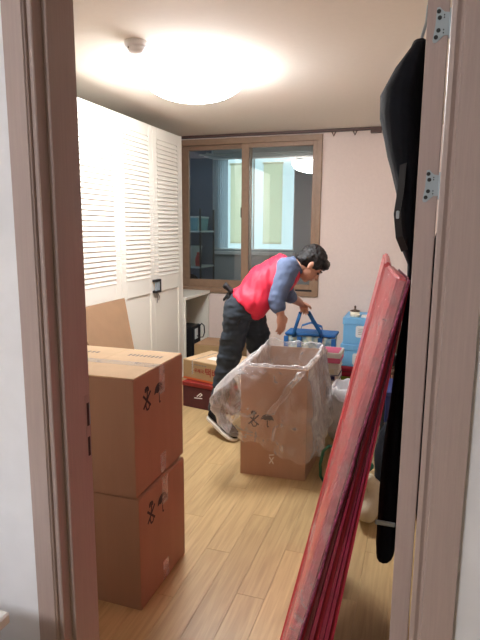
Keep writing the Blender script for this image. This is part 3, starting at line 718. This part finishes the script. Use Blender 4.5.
# ------------------------------------------------------------------ red boards leaning on the door
def board(name, label, nb, nt_, fb_, ft, thick, face, edge, wrap):
    """four corners of the left face: near/far bottom, near/far top; thickness towards +x"""
    nb, nt_, fb_, ft = map(V, (nb, nt_, fb_, ft))
    t = thing(name, label, 'foam board', ((nb+fb_)/2), group='red boards leaning by the door')
    up_ = (nt_-nb).normalized(); dp = (fb_-nb).normalized(); n = dp.cross(up_).normalized()
    if n.x < 0: n = -n
    th = n*thick; bm = bmesh.new()
    hexa(bm, [nb, nb+th, fb_+th, fb_, nt_, nt_+th, ft+th, ft])
    bmesh.ops.bevel(bm, geom=list(bm.edges), offset=.006, segments=3, affect='EDGES')
    bmesh.ops.recalc_face_normals(bm, faces=bm.faces)
    o = obj('core', bm, face, t, smooth=False)
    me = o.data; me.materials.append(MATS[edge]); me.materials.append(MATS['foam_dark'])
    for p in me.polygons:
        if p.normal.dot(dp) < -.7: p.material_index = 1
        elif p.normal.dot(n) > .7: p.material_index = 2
    # speckled selvedge along the near right edge
    sel = 'purple_edge' if wrap else 'foam_dark'
    bm = bmesh.new(); e0 = nb+th-dp*.002; e1 = nt_+th-dp*.002
    tube(bm, [e0.lerp(e1, k/16)+n*.002*math.sin(k*2.1)-dp*.003*abs(math.sin(k*1.3)) for k in range(17)], .0034, 8)
    obj('selvedge', bm, sel, t, smooth=True) if wrap else bm.free()
    if wrap:
        bm = bmesh.new(); rows = []
        ring = [(nb, nt_, -n*.004-dp*.004), (fb_, ft, -n*.004+dp*.004)]
        NS, NH = 26, 70
        def P(u, v):       # u: 0 near-right edge -> near-left -> far-left
            a0 = (nb+th*.9, nt_+th*.9); a1 = (nb, nt_); a2 = (fb_, ft)
            if u < .2: q0 = a0[0].lerp(a1[0], u/.2); q1 = a0[1].lerp(a1[1], u/.2); off = -dp*.005-n*.004*(u/.2)
            else: q0 = a1[0].lerp(a2[0], (u-.2)/.8); q1 = a1[1].lerp(a2[1], (u-.2)/.8); off = -n*.005-dp*.005*(1-(u-.2)/.8)
            p = q0.lerp(q1, .02+.975*v)
            w_ = noise.noise(V((u*7, v*5, 3)))*.5+noise.noise(V((u*16+v*9, v*26, 8)))
            return p+off*(1+.8*abs(w_)) - n*.004*w_*(u > .2)
        for i in range(NS): rows.append([bm.verts.new(P(i/(NS-1), j/NH)) for j in range(NH+1)])
        for a, b in zip(rows, rows[1:]):
            for j in range(NH): bm.faces.new((a[j], a[j+1], b[j+1], b[j]))
        obj('plastic_wrap', bm, 'wrap_film', t, smooth=True)
    return t
board('foam_board', 'front pinkish red foam board in glossy plastic wrap leaning by the door', (-.338, 1.151, .006), (-.044, 1.33, 1.288), (-.352, 1.455, .006), (-.087, 1.62, 1.298), .026, 'foam_pink', 'foam_edge', True)
# folded crimson mat: thin panels fanned out between the wrapped board and the door
fm = thing('folded_mat', 'dark crimson folded mat with thin fanned panels between wrapped board and door', 'folded mat', (-.26, 1.35, 0))
NP = 7
for k in range(NP):
    a, b = (k+.04)/NP, (k+.96)/NP
    xb = lambda t: -.312 + .112*t
    xt = lambda t: -.0185*(1-t) - .0145*t - .010*(1-t)
    y0 = 1.165 + .012*math.sin(k*2.3); yt = 1.352 + .010*math.sin(k*1.7+1) + .006*k; zt = 1.276 + .006*math.sin(k*2.0)
    bm = bmesh.new()
    hexa(bm, [(xb(a), y0, .003), (xb(b), y0, .003), (xb(b)-.014, y0+.31, .003), (xb(a)-.014, y0+.31, .003), (xt(a), yt, zt), (xt(b), yt, zt), (xt(b)-.034, yt+.30, zt), (xt(a)-.034, yt+.30, zt)])
    bmesh.ops.bevel(bm, geom=list(bm.edges), offset=.0006, segments=1, affect='EDGES')
    obj('panel', bm, 'foam_dark' if k % 3 else 'crimson', fm)
board('foam_board', 'unwrapped pink foam board standing behind the wrapped board', (-.372, 1.56, .004), (-.094, 1.655, 1.304), (-.398, 2.16, .004), (-.122, 2.04, 1.314), .022, 'foam_pink', 'foam_pink', False)

# ------------------------------------------------------------------ black garment bag on the door
gt = thing('garment_bag', 'long black garment bag hung on the open door with loose straps', 'garment bag', (-.05, 1.45, .40))
bm = bmesh.new()
# sections: z, left bulge from door face, y range
secs = [(1.885, .035, 1.56, 1.66), (1.865, .042, 1.52, 1.72), (1.81, .080, 1.48, 1.80), (1.75, .111, 1.46, 1.82), (1.69, .111, 1.45, 1.83), (1.60, .092, 1.45, 1.83), (1.50, .058, 1.46, 1.82), (1.40, .048, 1.47, 1.82), (1.345, .034, 1.48, 1.82), (1.30, .014, 1.50, 1.82), (1.15, .016, 1.50, 1.82), (1.0, .032, 1.46, 1.80), (.77, .050, 1.46, 1.78), (.62, .056, 1.46, 1.78), (.52, .060, 1.46, 1.78), (.455, .060, 1.46, 1.78)]
prev = None; XD = -.0125
for z, bl, y0, y1 in secs:
    ring = []
    for k in range(20):
        t = 2*PI*k/20; cx = math.cos(t); sy = math.sin(t)
        sh = max(0, 1.5-z)*.03
        xx = XD - bl/2 - bl/2*math.copysign(abs(cx)**.8, cx) - sh*.0
        ring.append(bm.verts.new((min(xx, XD), (y0+y1)/2 + (y1-y0)/2*math.copysign(abs(sy)**.7, sy), z)))
    if prev:
        for k in range(20): bm.faces.new((prev[k], prev[(k+1) % 20], ring[(k+1) % 20], ring[k]))
    else: bm.faces.new(ring)
    prev = ring
bm.faces.new(prev[::-1]); bmesh.ops.subdivide_edges(bm, edges=bm.edges, cuts=2, use_grid_fill=True, smooth=.3)
for v in bm.verts:
    if v.co.x < XD-.008: v.co.x -= .010*noise.noise(V((v.co.x*4, v.co.y*9, v.co.z*5)))
    v.co.x = min(v.co.x, XD)
obj('cover', bm, 'black_cloth', gt, smooth=True)
bm = bmesh.new(); ribbon(bm, [(-.050, 1.452, 1.56), (-.052, 1.445, 1.50), (-.058, 1.44, 1.44), (-.050, 1.445, 1.38), (-.035, 1.46, 1.345)], (.016, .0, .006), .004); obj('strap', bm, 'black', gt)
obj('buckle', BX(((-.060, 1.434, 1.425), (-.052, 1.440, 1.445)), bev=.002), 'steel', gt)
obj('band', BX(((-.072, 1.452, .575), (-.016, 1.458, .59)), bev=.003), 'steel', gt)
bm = bmesh.new(); tube(bm, [(-.03, 1.61, 1.88), (-.024, 1.61, 1.91), (-.0165, 1.61, 1.94), (-.0145, 1.61, 1.98)], .004)
box(bm, (-.0165, 1.595, 1.93), (-.0125, 1.625, 1.992)); box(bm, (-.0165, 1.595, 1.9875), (.032, 1.625, 1.992)); obj('door_hook', bm, 'steel', gt)

# ------------------------------------------------------------------ black coat on the far side of the door
ct = thing('black_coat', 'black coat hung on the back of the open door, seen in the hinge gap', 'coat', (.08, 1.45, .62))
bm = bmesh.new(); ell(bm, (.075, 1.43, 1.0), (.045, .26, .42)); ell(bm, (.07, 1.45, 1.33), (.04, .16, .10)); ell(bm, (.078, 1.43, .74), (.047, .30, .16)); ell(bm, (.07, 1.22, 1.02), (.038, .10, .40))
me = remesh(bm, .014, 3); wrinkle(me, .012, 8, (1, 2, .6), 4)
for v in me.vertices: v.co.x = max(v.co.x, .030)
obj('coat_body', me, 'black_cloth', ct, smooth=True)
for yy in (1.26, 1.66):
    bm = bmesh.new(); chain(bm, ((.10, yy*.6+1.45*.4, 1.32), .05), ((.115, yy, 1.05), .045), ((.11, yy+.02, .80), .038)); me = remesh(bm, .012, 3); wrinkle(me, .008, 12, seed=8); obj('sleeve', me, 'black_cloth', ct, smooth=True)
bm = bmesh.new(); tube(bm, [(.075, 1.45, 1.40), (.06, 1.45, 1.47), (.034, 1.45, 1.48)], .006); obj('hanging_loop', bm, 'black', ct)
# ------------------------------------------------------------------ bags and clutter between the box and the door
def blob(name, label, cat, parts, m, vox=.012, wr=(.012, 9), sm=5, seed=0, stretch=(1, 1, 1)):
    bm = bmesh.new()
    for c, r in parts: ell(bm, c, r)
    me = remesh(bm, vox, sm); wrinkle(me, wr[0], wr[1], stretch, seed)
    for v in me.vertices: v.co.z = max(v.co.z, .001)
    return tag(obj(name, me, m, smooth=True), label, cat)
mat('sack_cloth', (196, 184, 158), .85, .08, 14, bump=.4, bscale=18)
mat('white_poly', (240, 240, 242), .3, .02, 10, bump=.3, bscale=12)
t = thing('plastic_bag', 'white plastic bag bulging open beside the tall open box', 'plastic bag', (-.40, 3.5, 0))
bm = bmesh.new(); ring0 = None; rows = []
for j, (z, rx, ry) in enumerate([(.002, .10, .12), (.03, .13, .15), (.12, .15, .17), (.22, .145, .17), (.31, .125, .15), (.36, .115, .14), (.37, .105, .13), (.355, .095, .12), (.28, .09, .11), (.20, .07, .09)]):
    row = []
    for k in range(48):
        a = 2*PI*k/48; w_ = 1+.16*noise.noise(V((math.cos(a)*2.5, math.sin(a)*2.5, z*9)))+.11*noise.noise(V((math.cos(a)*6, math.sin(a)*6, z*3)))
        ca = math.copysign(abs(math.cos(a))**.75, math.cos(a)); sa = math.copysign(abs(math.sin(a))**.75, math.sin(a))
        row.append(bm.verts.new((-.395+rx*ca*w_, 3.55+ry*sa*w_, z+.035*noise.noise(V((math.cos(a)*2, math.sin(a)*2, 4)))*(z > .2))))
    rows.append(row)
for a, b in zip(rows, rows[1:]):
    for k in range(48): bm.faces.new((a[k], a[(k+1) % 48], b[(k+1) % 48], b[k]))
bm.faces.new(rows[0][::-1]); bm.faces.new(rows[-1])
obj('bag', bm, 'white_poly', t, smooth=True)
bm = bmesh.new(); tube(bm, [(-.47, 3.40, .33), (-.43, 3.375, .30), (-.37, 3.375, .29), (-.33, 3.39, .32)], .009); obj('rolled_edge', bm, 'white_poly', t, smooth=True)
tb = thing('tote_bag', 'cream cloth bag with dark green handle behind the red board', 'bag', (-.32, 2.86, 0))
bm = bmesh.new(); ell(bm, (-.30, 2.88, .10), (.10, .11, .12)); ell(bm, (-.29, 2.9, .19), (.075, .08, .08)); me = remesh(bm, .01, 4); wrinkle(me, .012, 14)
for v in me.vertices: v.co.z = max(v.co.z, .001)
obj('body', me, 'cream', tb, smooth=True)
bm = bmesh.new(); tube(bm, [(-.375, 2.80, .225), (-.40, 2.78, .235), (-.43, 2.78, .20), (-.445, 2.785, .12), (-.442, 2.79, .05), (-.42, 2.80, .006), (-.38, 2.80, .012)], .0085); obj('handle', bm, 'dark_green', tb, smooth=True)
# sack, dark bag and rack seen in the slit between boards and door
blob('cloth_sack', 'cream cloth sack lying on the floor between board and black bag', 'sack', [((-.155, 2.50, .10), (.07, .12, .105)), ((-.165, 2.46, .19), (.03, .05, .07)), ((-.19, 2.56, .07), (.06, .08, .07))], 'sack_cloth', wr=(.03, 11), seed=2)
tg = blob('green_pouch', 'dark green pouch lying on the cream sack behind the boards', 'pouch', [((-.215, 2.50, .265), (.06, .07, .030)), ((-.19, 2.52, .265), (.05, .05, .026))], 'dark_green', vox=.008, wr=(.008, 16), seed=5)
blob('black_backpack', 'dark backpack standing on the floor behind the open door', 'backpack', [((-.06, 2.72, .20), (.10, .13, .20)), ((-.05, 2.74, .33), (.09, .11, .12))], 'black_cloth', seed=6)
rk2 = thing('storage_rack', 'dark metal storage rack along the right wall behind the door', 'rack', (.2, 3.4, 0))
for px, py in ((-.14, 3.02), (-.14, 3.88), (.46, 3.02), (.46, 3.88)):
    bm = bmesh.new(); tube(bm, [(px, py, 0), (px, py, 1.1)], .012); obj('post', bm, 'steel_dark', rk2)
for z in (.30, .62, .94): obj('shelf', BX(((-.15, 3.01, z-.02), (.47, 3.89, z)), bev=.003), 'brown', rk2)
for i, (z, x0, x1, y0, y1, h, m, lab) in enumerate([(.30, -.13, .12, 3.06, 3.36, .16, 'navy', 'small navy box on the low rack shelf behind the boards'), (.30, -.12, .15, 3.44, 3.8, .2, 'copper', 'copper brown box on the low rack shelf behind the boards'), (.62, -.13, .15, 3.06, 3.4, .17, 'brown', 'brown box on the middle rack shelf'), (.94, -.12, .1, 3.06, 3.3, .10, 'paper', 'small pale box on top of the rack behind the door')]):
    t = thing('storage_carton', lab, 'box', ((x0+x1)/2, (y0+y1)/2, z))
    obj('body', BX(((x0, y0, z+.001), (x1, y1, z+h)), bev=.004), m, t); obj('lid', BX(((x0-.003, y0-.003, z+h), (x1+.003, y1+.003, z+h+.025)), bev=.003), m, t)
# white cabinet in the hall, bottom left
hc = thing('hall_cabinet', 'corner of a low white cabinet in the hall at bottom left', 'cabinet', (-.99, .6, 0))
obj('body', BX(((-1.20, .40, 0), (-.787, .785, .585)), bev=.002), 'plastic_white', hc)
obj('top', BX(((-1.21, .39, .585), (-.760, .80, .612)), bev=.004), 'plastic_white', hc)

# ------------------------------------------------------------------ the person
person = thing('person', 'person in red vest and dark trousers bending forward to lift a blue bag', 'person', (-1.08, 3.42, 0))
e = V((.93, .367, 0)).normalized(); zz = V((0, 0, 1)); rs = V((e.y, -e.x, 0))     # facing direction, right-hand side (towards the viewer)
ta = V((.78, .0, .62))                                                            # trunk axis, leaning forward
pel = V((-1.112, 3.42, .885)); mid = V((-.975, 3.50, 1.035)); che = V((-.860, 3.565, 1.112)); neck = V((-.785, 3.60, 1.150))
hd = V((-.690, 3.64, 1.158))
f_ = (e*.62 - zz*.78).normalized(); u_ = (e*.78 + zz*.62).normalized()            # head: looks down and forward
HM = Matrix((f_, -rs, u_)).transposed()                                           # local x = face, y = left, z = crown
def HP(x, y, z): return hd + HM @ V((x, y, z))
# joints
RS = V((-.800, 3.43, 1.140)); RE = V((-.857, 3.352, .945)); RW = V((-.822, 3.338, .852))
LS = V((-.915, 3.70, 1.130)); LE = V((-.905, 3.86, .915)); LW = V((-.853, 4.105, .822))
RH = V((-1.128, 3.355, .86)); RK = V((-1.178, 3.36, .545)); RA = V((-1.268, 3.345, .165))
LH = V((-1.085, 3.475, .86)); LK = V((-1.000, 3.56, .50)); LA = V((-1.03, 3.62, .10))
body = bmesh.new()
loft(body, [(pel+V((.02, 0, -.03)), .13, .08, V((.6, .2, -.75))), (pel+V((.012, 0, 0)), .155, .10, V((.6, .2, -.75))), (mid, .15, .10, V((.6, .2, -.75))), (che, .165, .10, V((.6, .2, -.75))), (neck-ta*.02, .09, .06, V((.6, .2, -.75))), (neck+ta*.01, .05, .05, V((.6, .2, -.75)))], rs)
chain(body, (neck-ta*.03, .062), (hd.lerp(neck, .45), .054), (HP(-.015, 0, -.045), .055))
chain(body, (RS, .055), (RE, .042), (RE.lerp(RW, .35), .042), (RW, .027))
chain(body, (LS, .055), (LE, .042), (LE.lerp(LW, .35), .042), (LW, .027))
chain(body, (RH+V((.012, .01, -.02)), .075), (RK, .055), (RK.lerp(RA, .3), .055), (RA, .038))
chain(body, (LH+V((.012, 0, -.02)), .075), (LK, .055), (LK.lerp(LA, .3), .055), (LA, .038))
# feet inside the shoes
RT = V((-1.085, 3.235, .034)); chain(body, (RA, .038), (RA-V((.0, .0, .045)), .036), (RT, .026))
LT = V((-.86, 3.68, .035)); chain(body, (LA, .038), (LA-V((0, 0, .055)), .034), (LT, .026))
# head: skull, jaw, brow, nose, chin, ears
ell(body, HP(-.012, 0, .022), (.094, .074, .092), HM); ell(body, HP(.022, 0, -.045), (.066, .058, .068), HM)
ell(body, HP(.052, 0, -.092), (.026, .028, .022), HM); ell(body, HP(.074, 0, .012), (.014, .05, .012), HM)
ell(body, HP(.060, .030, -.028), (.022, .022, .020), HM); ell(body, HP(.060, -.030, -.028), (.022, .022, .020), HM)
cap(body, HP(.082, 0, .002), .008, HP(.103, 0, -.034), .0125); ell(body, HP(.094, .011, -.038), (.009, .008, .007), HM); ell(body, HP(.094, -.011, -.038), (.009, .008, .007), HM)
ell(body, HP(.079, 0, -.062), (.012, .024, .010), HM)
for sgn in (1, -1):
    ell(body, HP(-.008, sgn*.077, -.012), (.019, .009, .031), HM); ell(body, HP(-.006, sgn*.078, -.036), (.010, .008, .011), HM)
# hands
def hand(bm, wrist, d, palm_n, thumb_side, curl, spread=.019, s=1.0):
    """d: wrist->knuckles, palm_n: direction the palm faces, thumb_side: across the palm towards the thumb"""
    d = V(d).normalized(); pn = V(palm_n); pn = (pn-d*pn.dot(d)).normalized(); sd_ = d.cross(pn)
    if sd_.dot(V(thumb_side)) < 0: sd_ = -sd_
    mt = Matrix((sd_, d, pn)).transposed()
    ell(bm, wrist+d*.045*s, (.040*s, .054*s, .017*s), mt); cap(bm, wrist, .026*s, wrist+d*.03*s, .024*s)
    tips = []
    for i, L in enumerate((.072, .080, .074, .058)):
        p = wrist + d*(.082-.006*abs(i-1))*s + sd_*(spread*(1.5-i))*s
        dirn = d.copy(); r = .0092*s
        for j, fr_ in enumerate((.45, .32, .25)):
            ang = curl[j]; dirn = (dirn*math.cos(ang) + pn*math.sin(ang)).normalized()
            q = p + dirn*L*fr_*s; cap(bm, p, r, q, r*.9, 10); p = q; r *= .9
        tips.append((p, dirn))
    p = wrist + d*.022*s + sd_*.028*s; q = p + (d*.5+sd_*.72+pn*.35).normalized()*.044*s; cap(bm, p, .0135*s, q, .011*s, 10)
    q2 = q + (d*.85+sd_*.1+pn*.45).normalized()*.032*s; cap(bm, q, .011*s, q2, .009*s, 10)
    return tips
hand(body, RW, (.12, .02, -1), (-.75, .55, -.1), (.6, .8, 0), (.35, .45, .35), s=.95)
dl = (HL-LW).normalized()
hand(body, LW, (HL+V((0, 0, .02))-LW), (.15, .1, -1), (1, -.35, 0), (.75, 1.0, .7), s=.95)
me = remesh(body, .0048, 3, .5)
obj('body', me, 'skin', person, smooth=True)
# face details
for sgn in (1, -1):
    bm = bmesh.new(); ell(bm, HP(.0755, sgn*.029, -.006), (.009, .012, .006), HM, 12, 8); obj('eye', bm, 'eye', person, smooth=True)
    bm = bmesh.new(); tube(bm, [HP(.087, sgn*.012, .015), HP(.084, sgn*.032, .021), HP(.070, sgn*.048, .015)], .0042, 8); obj('eyebrow', bm, 'hair', person, smooth=True)
bm = bmesh.new(); ell(bm, HP(.0895, 0, -.063), (.005, .019, .005), HM, 12, 8); obj('mouth', bm, 'lips', person, smooth=True)
# hair: cap over skull with fringe, nape and sideburns
bm = bmesh.new()
ell(bm, HP(-.022, 0, .038), (.101, .086, .092), HM); ell(bm, HP(-.05, 0, -.005), (.066, .078, .075), HM); ell(bm, HP(.05, 0, .066), (.05, .066, .042), HM)
for sgn in (1, -1): ell(bm, HP(.014, sgn*.070, .022), (.030, .014, .045), HM)
for k in range(0):
    a = random.uniform(-1.3, 1.3); b = random.uniform(.1, 1.4)
    p = V((-.022+.095*math.cos(b)*math.cos(a*1.9), .08*math.sin(a), .045+.085*math.sin(b))); q = p*1.02; tp = q+V((.012, .008*random.uniform(-1, 1), -.004))
    cap(bm, HP(*(p*.95)), .015, HP(*tp), .009, 8)
me = remesh(bm, .0055, 2)
wrinkle(me, .007, 34, (1, 1, 1), 2); wrinkle(me, .004, 80, (1, 1, 1), 5)
obj('hair', me, 'hair', person, smooth=True)
# clothing --------------------------------------------------------
dax = V((.72, .08, -.68))
bm = bmesh.new()
loft(bm, [(pel+V((.024, 0, .008))-ta*.012, .178, .133, dax), (pel+V((.03, 0, .012))+ta*.05, .18, .131, V((.70, .06, -.70))), (mid, .18, .127, V((.60, .05, -.78))), (che-ta*.03, .188, .122, V((.50, .05, -.85))),
          (che+ta*.035, .182, .108, V((.45, .05, -.88))), (neck-ta*.03, .135, .080, V((.5, .05, -.86))), (neck-ta*.008, .078, .064, V((.5, .05, -.86)))], rs, 32, 2.3)
# hanging front hem
ell(bm, pel+V((.108, .02, -.038)), (.045, .15, .05), Matrix.Rotation(R(-40), 3, 'Y'))
me = remesh(bm, .008, 5); wrinkle(me, .012, 10, (1, 1, 1), 1); wrinkle(me, .010, 24, (1.5, .4, .6), 3)
vest = obj('vest', me, 'vest_red', person, smooth=True)
bm = bmesh.new(); chain(bm, (RS+V((-.02, .04, -.004)), .078), (RS, .076), (RS.lerp(RE, .5), .066), (RE, .058), (RE.lerp(RW, .42), .050))
chain(bm, (RE.lerp(RW, .36), .054), (RE.lerp(RW, .44), .053))
me = remesh(bm, .007, 4); wrinkle(me, .006, 18, (1, 1, 1.6), 2); obj('sleeve', me, 'shirt_blue', person, smooth=True)
bm = bmesh.new(); chain(bm, (LS, .08), (LS.lerp(LE, .5), .068), (LE, .056), (LE.lerp(LW, .28), .050))
me = remesh(bm, .007, 4); wrinkle(me, .006, 18, (1, 1, 1.6), 5); obj('sleeve', me, 'shirt_blue', person, smooth=True)
bm = bmesh.new()
for k in range(9):
    a = 2*PI*k/9; b = 2*PI*(k+1)/9; c = neck+ta*.004; q = V((.5, .05, -.86)).normalized()
    cap(bm, c+rs*.062*math.cos(a)+q*.058*math.sin(a), .014, c+rs*.062*math.cos(b)+q*.058*math.sin(b), .014, 8)
me = remesh(bm, .006, 2); obj('collar', me, 'shirt_blue', person, smooth=True)
bm = bmesh.new()
loft(bm, [(pel-V((.012, 0, .10)), .125, .105, e), (pel-V((.012, 0, .04)), .165, .118, V((.9, .2, -.3))), (pel, .168, .118, dax), (pel+V((.03, .01, .035)), .160, .115, dax)], rs, 28, 2.2)
chain(bm, (RH+V((.012, 0, 0)), .100), (RH.lerp(RK, .5)+V((.008, 0, 0)), .086), (RK, .078), (RK.lerp(RA, .5), .070), (RA+V((.004, 0, .01)), .058), (RA+V((.01, -.01, -.045)), .056))
chain(bm, (LH, .106), (LH.lerp(LK, .5), .092), (LK, .076), (LK.lerp(LA, .5), .068), (LA+V((0, 0, .0)), .060))
me = remesh(bm, .008, 5); wrinkle(me, .014, 9, (1, 1, 1.8), 6); wrinkle(me, .007, 20, (.7, .7, 2.2), 9)
trs = obj('trousers', me, 'trousers', person, smooth=True)
bm = bmesh.new(); tube(bm, [RH.lerp(RK, .12)+rs*.108+e*.03, RH.lerp(RK, .30)+rs*.100+e*.012], .0035); obj('pocket_seam', bm, 'black', trs)
# belt and gloves tucked in the back
bm = bmesh.new()
gp = pel+V((-.078, -.01, .095))
for k in range(5):
    a = gp + rs*(.035*(k-2)*.8); d = V((-.45-.1*(k % 2), -.1*(k-2), .35+.12*((k+1) % 2))); cap(bm, a, .014, a+d*.085, .011, 8)
cap(bm, gp-rs*.05, .02, gp+rs*.055, .02); cap(bm, gp+rs*.04, .016, gp+rs*.07+V((-.05, 0, -.055)), .010, 8); cap(bm, gp+rs*.055, .012, gp+rs*.075+V((-.02, 0, -.07)), .009, 8)
me = remesh(bm, .006, 2); g_ = obj('gloves', me, 'black', person, smooth=True); g_['label'] = 'black work gloves tucked into the back waistband'
# shoes
def shoe(heel, toe, ankle, lift):
    heel, toe = V(heel), V(toe); d = (toe-heel).normalized(); sd_ = d.cross(zz).normalized(); n = sd_.cross(d)
    L = (toe-heel).length
    bm = bmesh.new(); secs = []
    for t, wd_, h in ((0, .022, .05), (.06, .034, .075), (.2, .038, .088), (.36, .038, .082), (.52, .042, .062), (.7, .047, .048), (.88, .042, .038), (.97, .028, .028), (1.0, .012, .018)):
        secs.append((heel+d*L*t+n*(.018+h/2), wd_, h/2, n))
    loft(bm, secs, sd_, 20, 2.4); chain(bm, (heel+d*L*.18+n*.075, .040), (ankle, .044))
    me = remesh(bm, .006, 3); s = obj('shoe', me, 'black_cloth', person, smooth=True); s['label'] = 'black sneaker with white sole'
    bm = bmesh.new(); pts = []
    for t, wd_ in ((0, .020), (.03, .034), (.12, .042), (.35, .042), (.55, .047), (.72, .052), (.88, .047), (.97, .031), (1.01, .010)): pts.append((t, wd_))
    out = [heel+d*L*t+sd_*w_ for t, w_ in pts] + [heel+d*L*t-sd_*w_ for t, w_ in reversed(pts)]
    poly(bm, out, n*.024); bmesh.ops.bevel(bm, geom=[e_ for e_ in bm.edges], offset=.004, segments=2, affect='EDGES')
    obj('sole', bm, 'sole', s)
    bm = bmesh.new()
    for k in range(4):
        c = heel+d*L*(.42+.08*k)+n*(.018+.075-.010*k); tube(bm, [c-sd_*.022, c+n*.004, c+sd_*.022], .003, 6)
    obj('laces', bm, 'steel_dark', s)
shoe((-1.315, 3.325, .10), (-1.075, 3.205, .004), RA-V((0, 0, .01)), 0)
shoe((-1.09, 3.60, .003), (-.83, 3.69, .003), LA, 0)
